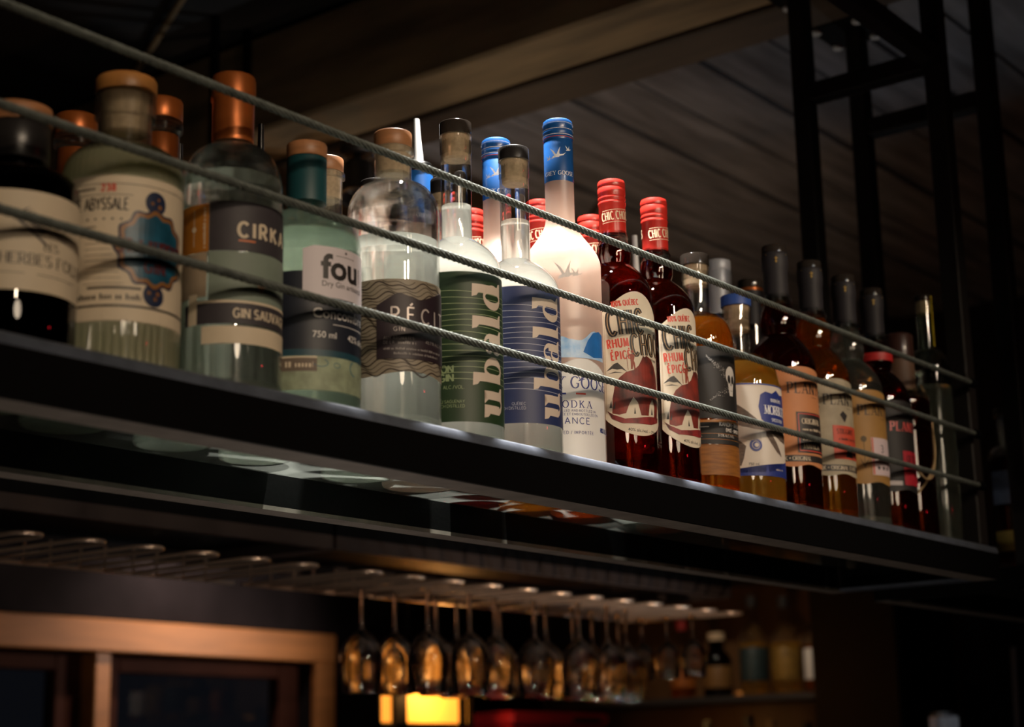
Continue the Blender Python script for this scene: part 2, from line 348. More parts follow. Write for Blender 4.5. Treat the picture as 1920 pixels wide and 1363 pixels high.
BASEZ = -0.004      # top of the shelf glass; bottle coordinates below give z in the shelf's frame
def wrap_me(polys, R, a0, lift, step=0.004):
    """polygons in label millimetre-space (x = metres along the wall from angle a0, y = z) wrapped on a cylinder"""
    bm = bmesh.new()
    for p in polys:
        try: bm.faces.new([bm.verts.new((x, y, 0)) for x, y in p])
        except ValueError: pass
    bmesh.ops.triangulate(bm, faces=bm.faces[:])
    xs = [v.co.x for v in bm.verts]
    if not xs: bm.free(); return raw([], [])
    k = math.ceil(min(xs)/step)*step
    while k < max(xs):
        bmesh.ops.bisect_plane(bm, geom=bm.verts[:]+bm.edges[:]+bm.faces[:], plane_co=(k, 0, 0), plane_no=(1, 0, 0), dist=1e-7); k += step
    rr = R + lift
    for v in bm.verts:
        a = math.radians(a0) + v.co.x/R; v.co = Vector((rr*math.cos(a), rr*math.sin(a), v.co.y - BASEZ))
    bm.normal_update()
    for f in bm.faces:
        c = f.calc_center_median()
        if f.normal.x*c.x + f.normal.y*c.y < 0: f.normal_flip()
    me = bpy.data.meshes.new('print'); bm.to_mesh(me); bm.free(); return me
def decal(parent, name, polys, m, R, a0, layer=1):
    return link(name, wrap_me(polys, R, a0, 0.0003 + 0.00018*layer), m, parent)
def sheet(parent, name, m, R, a_from, a_to, zb, zt, lift=0.0003, n=28):
    """a paper label wrapped round the wall; zb / zt are numbers or functions of t in 0..1"""
    V, F = [], []
    fb = zb if callable(zb) else (lambda t: zb); ft = zt if callable(zt) else (lambda t: zt)
    for i in range(n+1):
        t = i/n; a = math.radians(a_from + (a_to-a_from)*t)
        for rr, z in ((R+lift, fb(t)), (R+lift, ft(t)), (R+lift-0.00022, ft(t)), (R+lift-0.00022, fb(t))):
            V.append((rr*math.cos(a), rr*math.sin(a), z - BASEZ))
    for i in range(n):
        a, b = 4*i, 4*i+4
        for k in range(4):
            k2 = (k+1) % 4; F.append((a+k2, a+k, b+k, b+k2)[::-1])
    F.append((0, 1, 2, 3)); F.append((4*n+3, 4*n+2, 4*n+1, 4*n))
    return link(name, raw(V, F, 30), m, parent)
# ------------------------------------------------------------------ bottle builder
def shoulder(r0, z0, r1, z1, kind='dome', n=10):
    out = []
    for i in range(1, n+1):
        t = i/n
        if kind == 'dome':
            a = t*math.pi/2; out.append((r1 + (r0-r1)*math.cos(a)**0.9, z0 + (z1-z0)*math.sin(a)))
        elif kind == 's': out.append((r1 + (r0-r1)*(0.5+0.5*math.cos(math.pi*t)), z0 + (z1-z0)*t))
        else:               # dome that flares into the neck
            a = t*math.pi/2; s = 0.5+0.5*math.cos(math.pi*t); out.append((r1 + (r0-r1)*(0.55*math.cos(a)+0.45*s), z0 + (z1-z0)*(0.6*math.sin(a)+0.4*t)))
    return out
def shift(prof, dr=0.0): return [(max(r+dr, 0.0005), z - BASEZ) for r, z in prof]
class Bottle:
    def __init__(s, name, label, X, Y, R, zs, zn, rn, zt, shape='dome', mid=None, glass=None, liq=None, level=None, rot=0, group='bottles on the hanging shelf', rib=None, seg=44, foot=0.0035, baseh=0.009, lip=None, cat='bottle'):
        s.root = thing(name, label, cat, (X, Y, BASEZ), rot, group); s.R = R
        glass = glass or M_CLEAR
        pr = [(R-foot, BASEZ), (R-foot*.3, BASEZ+foot*.35), (R, BASEZ+foot)]
        for k in (0.25, 0.5, 0.75, 1.0): pr.append((R, BASEZ+foot+(zs-BASEZ-foot)*k))
        pr += shoulder(R, zs, rn, zn, shape)
        if mid: pr += mid
        if lip: pr += [(rn, lip[1]), (lip[0], lip[1]+.001), (lip[0], lip[2]-.001), (rn+.001, lip[2])]
        else: pr.append((rn, zt))
        s.prof = pr
        if liq and level and level < zn+.09:    # inner face of the wall above the liquid
            inn = [(r-.0022, z) for r, z in pr if z > level+.001]
            inner = [(max(r, .002), z-.0003) for r, z in reversed(inn)]
        else: inner = []
        link('glass', lathe_me(shift(pr + inner), seg, (rib[0], rib[1], rib[2]-BASEZ, rib[3]-BASEZ) if rib else None), glass, s.root)
        b = [(0.0, BASEZ+.0004), (R-foot-.0006, BASEZ+.0004), (R-.0009, BASEZ+foot), (R-.0009, BASEZ+baseh*.75), (R-.005, BASEZ+baseh), (R*.5, BASEZ+baseh*1.12), (0.0, BASEZ+baseh*1.2)]
        link('base', lathe_me([(r, z-BASEZ) for r, z in b], seg, None, 40), (glass if glass is MATS.get('frosted_glass') else {'amber_rum': M_BASE_AMBER, 'golden_rum': M_BASE_AMBER, 'dark_spiced_rum': M_BASE_RED, 'red_brown_rum': M_BASE_RED}.get(liq.name if liq else '', M_BASE)), s.root)
        if liq and level:
            zb = BASEZ+baseh*.72; q = [(0.0, BASEZ+baseh*1.2-.0003), (R*.5, BASEZ+baseh*1.12-.0003), (R-.005, BASEZ+baseh-.0003), (R-.0009, zb)]
            prev = None
            for r, z in pr:
                if z <= zb+.001: prev = (r, z); continue
                if z < level: q.append((r-.0009, z)); prev = (r, z)
                else:
                    t = (level-prev[1])/(z-prev[1]); rr = prev[0]+(r-prev[0])*t
                    q.append((rr-.0009, level)); break
            q.append((0.0, level))
            link('liquid', lathe_me([(max(r, 0), z-BASEZ) for r, z in q], seg), liq, s.root)
    def cyl(s, name, prof, m, seg=32, parent=None, smooth=35, label=None):
        return link(name, lathe_me([(r, z-BASEZ) for r, z in prof], seg, None, smooth), m, parent or s.root, label=label)
    def cap(s, name, r, z0, z1, m, bev=.0012, seg=36):
        return s.cyl(name, [(0, z0), (r-.0004, z0), (r, z0+bev*.5), (r, z1-bev), (r-bev*.35, z1-bev*.35), (r-bev, z1), (0, z1)], m, seg)
    def cork(s, r, z0, z1, m=None):
        return s.cyl('cork', [(0, z0), (r*.72, z0), (r*.86, z0+.002), (r*.9, (z0+z1)/2), (r*.94, z1), (0, z1)], m or M_CORK, 24)
# ------------------------------------------------------------------ the room
FL, CE = -1.85, 1.075
box('floor', -4, 4.2, -4, 3.2, FL-.1, FL, mat('floor_boards', (0.07, 0.045, 0.03), .6, noise=.4, nscale=8), kind='structure')
ceil = box('ceiling', -4, 4.2, -4, 3.2, CE+.022, CE+.15, M_DARK, kind='structure')
box('wall_left', -4.15, -4, -4, 3.2, FL, CE+.02, M_DARK, kind='structure')
box('wall_front', -4, 4.2, -4.15, -4, FL, CE+.02, M_DARK, kind='structure')
box('wall_right', 3.62, 3.8, -4, 3.0, FL, CE+.02, M_PLASTER, kind='structure')
# back wall with the window opening
def boxes_me(L):
    V, F = [], []
    for x0, x1, y0, y1, z0, z1 in L:
        n = len(V); V += [(x, y, z) for x in (x0, x1) for y in (y0, y1) for z in (z0, z1)]
        F += [tuple(n+i for i in q) for q in ((0, 1, 3, 2), (4, 6, 7, 5), (0, 4, 5, 1), (2, 3, 7, 6), (0, 2, 6, 4), (1, 5, 7, 3))]
    return raw(V, F)
WX0, WX1, WZ0, WZ1, WY = 1.12, 2.72, -0.95, 0.065, 3.0
link('wall_back', boxes_me([(-4, WX0, WY, WY+.18, FL, CE+.02), (WX1, 3.62, WY, WY+.18, FL, CE+.02), (WX0, WX1, WY, WY+.18, WZ1, CE+.02), (WX0, WX1, WY, WY+.18, FL, WZ0)]), M_PLASTER, kind='structure')
win = bpy.data.objects.new('window_1', None); COL.objects.link(win); win.location = (0, 0, 0); win['kind'] = 'structure'
win['label'] = 'night-dark window with varnished pine casing in the back wall'
box('casing', WX0-.09, WX1+.09, WY-.028, WY, WZ1, WZ1+.09, M_PINE, win, .004)
box('casing', WX1, WX1+.09, WY-.024, WY, WZ0-.09, WZ1, M_PINE, win, .004)
box('casing', WX0-.09, WX0, WY-.024, WY, WZ0-.09, WZ1, M_PINE, win, .004)
box('casing', WX0, WX1, WY-.024, WY, WZ0-.09, WZ0, M_PINE, win, .004)
for x0, x1 in ((WX0, 1.86), (1.92, WX1)):
    f = box('sash', x0, x0+.07, WY+.05, WY+.10, WZ0, WZ1, M_PINE2, win, .003)
    box('sash', x1-.09, x1, WY+.05, WY+.10, WZ0, WZ1, M_PINE2, win, .003)
    box('sash', x0+.07, x1-.09, WY+.05, WY+.10, WZ1-.05, WZ1, M_PINE2, win, .003)
    box('sash', x0+.07, x1-.09, WY+.05, WY+.10, WZ0, WZ0+.07, M_PINE2, win, .003)
    box('pane', x0+.07, x1-.09, WY+.07, WY+.076, WZ0+.07, WZ1-.05, shell_glass('window_glass', (0.8, 0.85, 0.9), 0.8, 0.02), win)
box('mullion', 1.862, 1.918, WY-.006, WY+.10, WZ0, WZ1, M_PINE, win, .004)
# ceiling boards beyond the beam run along the shelf
yy = -1.28; i = 0
while yy < 2.98:
    w = .1555
    box('plank', 1.073, 3.62, yy, yy+w-.012, CE-.004*(i % 2), CE+.022, M_PLANK, ceil); yy += w; i += 1
box('ceiling_board', -4, .82, -4, 3.0, CE, CE+.022, M_DARK, ceil)
beam = box('beam', .83, .967, -4, 3.0, .884, CE, M_WOOD, bev=.006, kind='structure'); beam['label'] = 'thick timber ceiling beam crossing above the shelf'
bd = box('trim_1', .969, 1.073, -4, 3.0, .876, CE, M_WOOD2, bev=.004, kind='structure'); bd['label'] = 'board along the far side of the ceiling beam, shade painted dark'  # shaded strip beside the beam, its shade put into a darker wood colour
cond = link('trim_2', tube_me([[(.56, 1.18, 1.058), (.61, 1.28, 1.058), (.74, 1.53, 1.058), (.86, 1.76, 1.058)]], .0075), M_WOOD, kind='structure')

# ------------------------------------------------------------------ hanging shelf
def hang_shelf(label, x0, x1, depth, posts, ropes=True, plates=()):
    s = thing('hanging_shelf', label, 'shelf', (x0, 0, -.044))
    def at(x, y, z): return (x-x0, y, z+.044)
    def bx(name, a, b, c, d, e, f, m, bev=0.0):
        return box(name, a-x0, b-x0, c, d, e+.044, f+.044, m, s, bev)
    # front bar: black face, rounded top edge and flange below with light put into their colours
    link('front_bar', raw([(x, y, z+.044) for x in (0, x1-x0) for y, z in ((0, -.044), (0, -.0095), (.004, -.0095), (.004, -.044))],
                          [(0, 4, 5, 1), (1, 5, 6, 2), (2, 6, 7, 3), (3, 7, 4, 0), (0, 1, 2, 3), (7, 6, 5, 4)]), M_STEEL, s)
    prof = [(0, -.0095), (.0004, -.006), (.0018, -.0022), (.004, -.0002), (.0065, 0), (.0085, -.001), (.0085, -.0095)]
    n = len(prof); V = [(x, y, z+.044) for x in (0, x1-x0) for y, z in prof]
    link('top_edge', raw(V, [(k, k+n, k+n+1, k+1) for k in range(n-1)] + [(n-1, 2*n-1, n, 0), tuple(range(n)), tuple(range(2*n-1, n-1, -1))], 50), M_EDGE, s, label='steel top edge, its caught light painted blue-grey')
    bx('front_flange', x0, x1, .004, .036, -.044, -.040, M_FLANGE)
    bx('rear_bar', x0+.004, x1-.004, depth-.024, depth-.018, -.040, -.011, M_STEEL)
    bx('rear_flange', x0+.004, x1-.004, depth-.024, depth, -.0445, -.0405, M_FLANGE)
    bx('end_bar', x0, x0+.004, .0045, depth, -.044, -.011, M_STEEL); bx('end_bar', x1-.004, x1, .0045, depth, -.044, -.011, M_STEEL)
    bx('end_flange', x0+.004, x0+.03, .036, depth-.024, -.0443, -.0403, M_STEEL); bx('end_flange', x1-.03, x1-.004, .036, depth-.024, -.0443, -.0403, M_EDGE)
    bx('glass_panel', x0+.003, x1-.003, .0087, depth, -.0105, BASEZ-.0002, M_PANEL)
    for px, py, top in posts:
        bx('post', px-.014, px+.014, py-.014, py+.014, -.040, top, M_POST, .002)
    return s, bx, at
S1X0, S1X1, DEP = -1.25, .950, .249
POSTF, POSTR = .012, .238
shelf, bx, at = hang_shelf('long black steel hanging shelf with glass panel carrying the bottles', S1X0, S1X1, DEP,
    [(.935, POSTF+.014, CE), (.935, POSTR, .876), (S1X0+.015, POSTF+.014, CE), (S1X0+.015, POSTR, CE)])
bx('cross_bar', .921, .949, POSTF+.028, POSTR-.014, .69, .718, M_POST, .002)
bx('long_bar', S1X0+.029, .921, POSTF, POSTF+.028, .69, .718, M_POST, .002)
bx('ceiling_plate', .882, .987, .19, .29, .876, .8835, M_STEEL, .001)
for bxx, byy in ((.895, .203), (.974, .203), (.895, .277), (.974, .277)):
    b = link('bolt', lathe_me([(0, 0), (.0075, 0), (.008, .001), (.008, .0045), (.006, .006), (0, .006)], 10), M_BOLT, shelf); b.location = at(bxx, byy, .870)
def rope_me(x0, x1, r=.0021, off=.0024, pitch=.040):
    V, F = [], []; n = int((x1-x0)/pitch*9)
    for k in range(6):
        ph = 2*math.pi*k/6; rows = []
        for i in range(n+1):
            x = x0 + (x1-x0)*i/n; a = ph + 2*math.pi*(x-x0)/pitch; cy_, cz_ = off*math.cos(a), off*math.sin(a); row = []
            for j in range(6):
                t = 2*math.pi*j/6 + a; row.append(len(V)); V.append((x, cy_ + r*.62*math.cos(t), cz_ + r*.62*math.sin(t)))
            rows.append(row)
        for A, B in zip(rows, rows[1:]):
            for j in range(6): F.append((A[j], B[j], B[(j+1) % 6], A[(j+1) % 6]))
    return raw(V, F, 80)
RM = rope_me(0, .921-(S1X0+.03))
for z in (.2195, .149, .0785):
    r = link('wire_rope', RM, M_ROPE, shelf, label='twisted steel wire rope strung along the shelf front'); r.location = at(S1X0+.03, .0015, z)
    for xx in (.921, ):
        g = link('rope_ferrule', lathe_me([(0, 0), (.005, 0), (.006, .002), (.006, .016), (.004, .018), (0, .018)], 12), M_STEEL, shelf); g.location = at(xx-.018, .0015, z); g.rotation_euler = (0, math.pi/2, 0)
# neighbouring shelf beyond the corner posts
shelf2, bx2, at2 = hang_shelf('second black hanging shelf beyond the double corner posts', 1.105, 2.55, .262, [(1.122, POSTF+.014, CE), (1.128, POSTR, .876), (2.53, POSTF+.014, CE), (2.53, POSTR, CE)])
bx2('cross_bar', 1.114, 1.142, POSTF+.03, POSTR-.014, .69, .718, M_POST, .002)
bx2('ceiling_plate', 1.078, 1.178, .205, .298, .876, .8835, M_STEEL, .001)
for bxx, byy in ((1.087, .287), (1.163, .288), (1.088, .216), (1.162, .22)):
    b = link('bolt', lathe_me([(0, 0), (.0075, 0), (.008, .001), (.008, .0045), (.006, .006), (0, .006)], 10), M_BOLT, shelf2); b.location = at2(bxx, byy, .870)
bx2('mounting_block', 1.076, 1.18, .203, .30, .884, CE, M_WOOD2)
# ------------------------------------------------------------------ bottles
PAPER = mat('cream_paper', (0.72, 0.60, 0.44), .6, noise=.12, nscale=35)
WHITEP = mat('white_paper', (0.80, 0.77, 0.74), .55, noise=.06, nscale=40)
INK = mat('black_ink', (0.018, 0.015, 0.015), .5)
REDINK = mat('red_ink', (0.62, 0.06, 0.035), .5)
L_GIN = liquid_mat('clear_gin', (0.98, 0.99, 0.97), .14, (0.82, 0.86, 0.78))
L_LIT = liquid_mat('bright_clear_spirit', (0.99, 0.995, 0.98), .33, (0.97, 0.97, 0.92))  # lit copy of the clear spirit: extra scatter stands in for brightness
L_PALE = liquid_mat('pale_backlit_gin', (0.97, 0.97, 0.86), .62, (0.95, 0.92, 0.66), dif=.6)  # added scatter stands in for warm light behind the bottle
L_RUM = liquid_mat('dark_spiced_rum', (0.36, 0.026, 0.003), .014, (0.9, 0.10, 0.01))
L_AMBER = liquid_mat('amber_rum', (0.96, 0.45, 0.05), .20, (1.0, 0.46, 0.05))
L_GOLD = liquid_mat('golden_rum', (0.99, 0.74, 0.24), .46, (1.0, 0.68, 0.16))
L_RED = liquid_mat('red_brown_rum', (0.45, 0.06, 0.008), .04, (0.8, 0.16, 0.02))
L_BROWN = liquid_mat('dark_brown_liqueur', (0.18, 0.03, 0.012), .05, (0.3, 0.05, 0.02))
D2R = math.pi/180

# 1 dark liqueur at the picture's edge
b = Bottle('liqueur_bottle', 'dark brown liqueur bottle with cream herb label, nearest bottle at the left edge', -.603, .057, .044, .112, .128, .021, .155, 'dome', glass=M_AMBERG, liq=L_BROWN, level=.108)
b.cap('capsule', .0225, .135, .162, M_BLACKCAP); b.cap('stopper', .0235, .162, .175, M_LID)
R = b.R; p = sheet(b.root, 'label', PAPER, R, 165, 345, .034, .103)
x = lambda a, a0=250, R=R: (a-a0)*D2R*R
P = put(stroke_text('HERBES FOLLES', .0075, 'serif', .9, .26), x(224), .052) + put(stroke_text('LES', .0055, 'serif', .9, .2), x(262), .063)
P += [rect(x(215), .0455, x(245), .0459), rect(x(256), .0455, x(300), .0459)]
decal(p, 'lettering', P, INK, R, 250)
P = []
for k in range(9):
    t = k/8; cx, cz = x(234)+t*x(290-20), .084-.012*t
    for q in (-1, 1): P.append([(cx, cz), (cx+.006, cz+q*.003), (cx+.011, cz+q*.008), (cx+.004, cz+q*.004)])
P += ribbon([(x(226), .088), (x(250), .080), (x(285), .072)], .0009)
decal(p, 'herb_print', P, mat('grey_ink', (0.10, 0.085, 0.08), .6), R, 250)

# 2 fluted gin with blue medallion
b = Bottle('fluted_gin_bottle', 'fluted pale gin bottle with cream label and blue medallion, orange-brown stopper', -.510, .056, .0435, .147, .170, .0195, .194, 'dome', liq=L_PALE, level=.160, rib=(48, .0012, -.004, .0295), seg=192, baseh=.008, lip=(.0222, .194, .2135))
b.cap('stopper', .0228, .2137, .2265, mat('orange_wood', (0.50, 0.22, 0.06), .4, noise=.2, nscale=40), .003); b.cork(.0185, .182, .2137)
link('base_flute', lathe_me([(.0437, z_-BASEZ) for z_ in (.001, .010, .020, .029)], 192, (48, .0019, .0, .1)), M_CLEAR, b.root)
link('shoulder_flute', lathe_me([(r, z-BASEZ) for r, z in [(.0437, .139), (.0437, .147)] + shoulder(.0437, .147, .0197, .1703)], 192, (48, .0011, .139-BASEZ, .166-BASEZ)), M_CLEAR, b.root)
R = b.R; p = sheet(b.root, 'label', PAPER, R, 128, 332, .0305, .137)
x = lambda a, a0=230, R=R: (a-a0)*D2R*R
P = put(stroke_text('SÉE ABYSSALE', .0085, 'sans', .55, .12), x(236), .1115, 'r')
for a in (198, 206, 214, 222, 230): P += [disc(x(a), .1045, .0009, 6)]
P += [rect(x(176), .1223, x(240), .1227), rect(x(180), .0985, x(207), .0992), rect(x(150), .1305, x(325), .1309), rect(x(150), .0405, x(325), .0421), rect(x(200), .0535, x(250), .0552)]
for k in range(8): P.append(rect(x(196), .0865-.0042*k, x(219+2*k), .0868-.0042*k))
P += greek(x(190), x(250), .0458, .0042) + greek(x(176), x(206), .126, .003)
decal(p, 'lettering', P, INK, R, 230)
decal(p, 'batch_number', put(stroke_text('238', .005, 'bold', .8, .3), x(211), .1252), REDINK, R, 230)
cx, cz = x(263), .0845
sc = [(cx + (.0292+.0015*math.cos(12*t))*math.cos(t), cz + (.0292+.0016*math.cos(12*t))*math.sin(t)) for t in [2*math.pi*k/96 for k in range(96)]]
def scl(P, cx, cz, s): return [(cx+(px-cx)*s, cz+(pz-cz)*s) for px, pz in P]
NAVY = mat('navy_ink', (0.012, 0.022, 0.06), .45); BRONZE = mat('bronze_ink', (0.26, 0.11, 0.03), .4); TEAL = mat('sea_blue_ink', (0.012, 0.10, 0.17), .4, noise=.5, nscale=90)
md = sheet(p, 'medallion', NAVY, R+.0004, 262, 264, .0835, .0855)
decal(md, 'medallion_edge', [sc, disc(cx, cz+.0345, .0085, 22), disc(cx, cz-.0335, .0085, 22)], NAVY, R, 230, 1)
decal(md, 'medallion_band', [scl(sc, cx, cz, .94)], BRONZE, R, 230, 2)
decal(md, 'medallion_sea', [scl(sc, cx, cz, .83)], TEAL, R, 230, 3)
decal(md, 'medallion_dots', [disc(cx-.003, cz+.034, .0013), disc(cx+.002, cz+.0375, .0012), disc(cx+.003, cz+.032, .0017)], BRONZE, R, 230, 2)
decal(md, 'medallion_dots', [disc(cx-.004, cz-.032, .0014), disc(cx+.001, cz-.036, .0014), disc(cx+.003, cz-.032, .0016)], BRONZE, R, 230, 2)
decal(md, 'medallion_lettering', put(stroke_text('ST. LAURENT', .0095, 'slab', .62, .16), cx-.0005, cz-.004, 'c') + put(stroke_text('GIN', .0085, 'slab', .8, .28), cx, cz-.0175, 'c'), mat('dark_red_ink', (0.10, 0.012, 0.012), .45), R, 230, 5)

# 3 copper-capped gin
b = Bottle('copper_capped_gin_bottle', 'clear gin bottle with tall copper capsule and charcoal label', -.406, .052, .040, .160, .200, .0160, .215, 'dome', liq=L_GIN, level=.172, baseh=.012)
COPP = [(0, .204), (.0163, .204), (.0166, .206), (.0166, .238), (.0176, .2395), (.0178, .2415), (.0176, .256), (.0168, .2592), (.0150, .2602), (0, .2602)]
b.cyl('capsule', COPP, M_COPPER, 40)
R = b.R; x = lambda a, a0=235, R=R: (a-a0)*D2R*R
CHAR = mat('charcoal_paper', (0.045, 0.038, 0.045), .6, noise=.15, nscale=60); SAGE = mat('sage_paper', (0.22, 0.27, 0.22), .6, noise=.2, nscale=30)
p = sheet(b.root, 'label', CHAR, R, 203, 330, .1055, .1445)
decal(p, 'lettering', put(stroke_text('CIRKA', .0112, 'bold', .85, .42), x(235), .1165), PAPER, R, 235)
decal(p, 'underline', [rect(x(235), .1127, x(254), .1141)], mat('orange_ink', (0.62, 0.16, 0.04), .5), R, 235)
q = sheet(b.root, 'side_label', mat('orange_paper', (0.46, 0.17, 0.02), .55, noise=.15, nscale=60), R+.0001, 158, 202.5, .105, .143)
decal(q, 'lettering', put((greek(0, .032, 0, .0022), .032), x(199), .108, rot=90) + [disc(x(184), .1235, .0022, 10), rect(x(184)-.0003, .110, x(184)+.0003, .139)], PAPER, R+.0001, 235)
q = sheet(b.root, 'wood_strip_label', mat('tan_paper', (0.42, 0.32, 0.22), .6, noise=.4, nscale=40, stretch=(1, 1, .2)), R+.0001, 160, 201, .070, .1045)
p = sheet(b.root, 'middle_label', SAGE, R, 203, 330, .0665, .105)
decal(p, 'barrel_print', [disc(x(262), .080, .0032, 14, .0055)], mat('pink_wood_ink', (0.5, 0.30, 0.2), .6), R, 235)
p = sheet(b.root, 'band_label', CHAR, R, 172, 330, .0487, .0650)
decal(p, 'lettering', put(stroke_text('GIN SAUVAGE', .0068, 'slab', .8, .24), x(231), .0535), PAPER, R, 235)
decal(p, 'band_line', [rect(x(190), .0648, x(328), .0668), rect(x(178), .0487, x(190), .0725)], PAPER, R, 235)
sheet(b.root, 'lower_label', PAPER, R, 196, 330, .0335, .0470)

# 4 fou: teal sleeve
b = Bottle('teal_sleeved_gin_bottle', 'gin bottle with teal neck sleeve, wooden stopper and a white label', -.318, .057, .0445, .138, .169, .0155, .216, 'dome', glass=M_GREENISH, liq=liquid_mat('cucumber_gin', (0.93, 0.98, 0.93), .14, (0.72, 0.82, 0.70)), level=.146)
b.cap('neck_sleeve', .0166, .1775, .2165, mat('teal_sleeve', (0.006, 0.055, 0.065), .5), .0005); b.cap('stopper', .0168, .2168, .2292, M_LID)
R = b.R; x = lambda a, a0=265, R=R: (a-a0)*D2R*R
NIGHT = mat('night_blue_paper', (0.012, 0.016, 0.028), .5)
p = sheet(b.root, 'dark_label', NIGHT, R, 186, 335, .0447, .1085)
decal(p, 'lettering', put(font_text('Concombre', .0080, .012), x(231), .0705) + put(font_text('750 ml', .0052, .004), x(231), .0545) + put(font_text('42% alc./vol.', .0052, .004), x(272), .0545) + [rect(x(253), .0655, x(305), .0660)], WHITEP, R, 265)
q = sheet(b.root, 'white_label', mat('lilac_paper', (0.66, 0.60, 0.64), .55), R+.0003, 221, 330, lambda t: .0875+.004*(1-min(1, t*12)), lambda t: .1295-.003*max(0, 1-t*10))
decal(q, 'lettering', put(font_text('fou', .0195, .03, 1.05), x(240), .1035) + put(font_text('Dry Gin artisanal', .0045, .002, 1.0), x(240), .0965) + put((greek(0, .014, 0, .0018), .014), x(294), .103, rot=90) + [rect(x(256), .1225, x(282), .1229), disc(x(269), .1262, .0012, 5)], INK, R+.0003, 265)
r = sheet(b.root, 'blue_band_label', mat('deep_teal_paper', (0.015, 0.06, 0.085), .5), R, 186, 335, .0395, .0446)
s = sheet(b.root, 'map_label', mat('pale_green_paper', (0.36, 0.42, 0.28), .6, noise=.4, nscale=90), R, 186, 335, .0120, lambda t: .0392)
decal(s, 'line_print', ribbon(arc(x(240), .034, .006, .003, 200, 420, 10), .0006) + ribbon(arc(x(285), .033, .007, .006, 120, 260, 10), .001) + ribbon(arc(x(258), .033, .003, .002, 0, 360, 10), .0005), mat('teal_line_ink', (0.02, 0.14, 0.2), .5), R, 265)
decal(s, 'address_box', [rect(x(190), .027, x(236), .0385)], mat('umber_ink', (0.16, 0.12, 0.09), .6), R, 265)
decal(s, 'lettering', greek(x(204), x(232), .030, .0045) + [rect(x(190), .0375, x(236), .0388)], PAPER, R, 265, 2)

# 5 recit
b = Bottle('round_shouldered_gin_bottle', 'round-shouldered clear gin bottle with wooden stopper and wood-grain label', -.216, .052, .040, .190, .2195, .0163, .247, 'dome', liq=liquid_mat('still_clear_gin', (0.99, 0.995, 0.98), .18, (0.95, 0.96, 0.9)), level=.1655, foot=.010, baseh=.013, lip=(.0186, .2465, .2530))
b.cap('stopper', .0167, .2535, .2675, M_LID); b.cork(.0165, .228, .2535)
R = b.R; x = lambda a, a0=240, R=R: (a-a0)*D2R*R
GRAIN = mat('grained_label_film', (0.30, 0.255, 0.19), .5, noise=.1, nscale=30)
p = sheet(b.root, 'label', GRAIN, R, 150, 330, lambda t: .0425-.002*math.sin(9*t), .1240)
P = []
for k in range(26):
    z0 = .044+.0031*k
    pts = [(x(152+176*j/44), z0 + .0021*math.sin(j*.42+k*.35) + .0016*math.sin(j*.9+k*.9)) for j in range(45)]
    P += [[(px, min(pz, .1235)) for px, pz in seg] for seg in ribbon(pts, .00055 if k % 3 else .0011) if max(v[1] for v in seg) < .1238]
decal(p, 'grain_print', P, mat('dark_brown_ink', (0.03, 0.018, 0.012), .6), R, 240)
PL_ = mat('aubergine_paper', (0.022, 0.012, 0.018), .5)
q = sheet(p, 'name_panel', PL_, R+.0006, 201, 330, .0550, lambda t: .101+.011*min(1, t*5) if t < .2 else (.112-.006*(t-.2)/.22 if t < .42 else (.106+.012*min(1, (t-.42)/.3))))
decal(p, 'lettering', put(stroke_text('RÉCIT', .0125, 'sans', .85, .55), x(218.5), .0865) + put(stroke_text('GIN', .0035, 'thin', 1, .5), x(221), .0785), mat('silver_ink', (0.62, 0.55, 0.52), .4, .3), R+.0006, 240, 2)
decal(p, 'small_print', put(stroke_text('AUX AROMATES', .0026, 'sans', .8, .3), x(209), .0713) + put(stroke_text('40.7 % ALC./VOL.', .0026, 'sans', .8, .3), x(262), .0695) + put(stroke_text('DE LA', .0026, 'sans', .8, .3), x(209), .0675) + greek(x(226), x(248), .0675, .0026) + greek(x(209), x(290), .0625, .0019) + greek(x(221), x(285), .0585, .0019), mat('dull_grey_ink', (0.3, 0.27, 0.26), .5), R+.0006, 240, 2)

# 6 and 7 the two tall bottles with vertical lettering
def ubald(h):
    """heavy lower-case display face: u b a l d, reading left to right, x-height .56"""
    L = []; st = .27
    def stem(x0, y0, y1, spur=True):
        if spur:
            L.append([(x0, y0), (x0+st, y0), (x0+st, y1), (x0, y1-.06)]); L.append([(x0+.02, y1-.06), (x0+st, y1), (x0-.14, y1+.015), (x0-.10, y1-.12), (x0+.02, y1-.2)])
        else: L.append([(x0, y0), (x0+st, y0), (x0+st, y1), (x0, y1)])
    def foot(x0): L.append([(x0, 0), (x0+.17, -.01), (x0+.15, .07), (x0, .14)])
    def bowl(cx, cy, rx, ry, a0, a1, n=16, inner=.38):
        A = arc(cx, cy, rx, ry, a0, a1, n); B = arc(cx, cy, rx*inner, ry*.80, a0, a1, n)
        for i in range(n): L.append([A[i], A[i+1], B[i+1], B[i]])
    x = .12
    stem(x, .12, .68); bowl(x+.33, .20, .33, .22, 180, 320, 10); stem(x+.44, 0, .68, False); L.append([(x+.30, .68), (x+.71, .68), (x+.44, .56)]); foot(x+.69); x += .98      # u
    stem(x, .03, 1.0); bowl(x+.40, .335, .40, .345, 0, 360, 24); x += .90                                                                       # b
    bowl(x+.28, .20, .30, .21, 0, 360, 18, .35); stem(x+.36, 0, .50, False); bowl(x+.31, .47, .32, .205, 0, 170, 10, .5); L.append(disc(x+.09, .50, .10, 12)); foot(x+.61); x += .88   # a
    stem(x, 0, 1.0); foot(x+.25); x += .58                                                                                                       # l
    bowl(x+.34, .335, .40, .345, 0, 360, 24); stem(x+.44, 0, 1.0); foot(x+.69); x += .84                                                          # d
    return [[(px*h, py*h) for px, py in q] for q in L], x*h
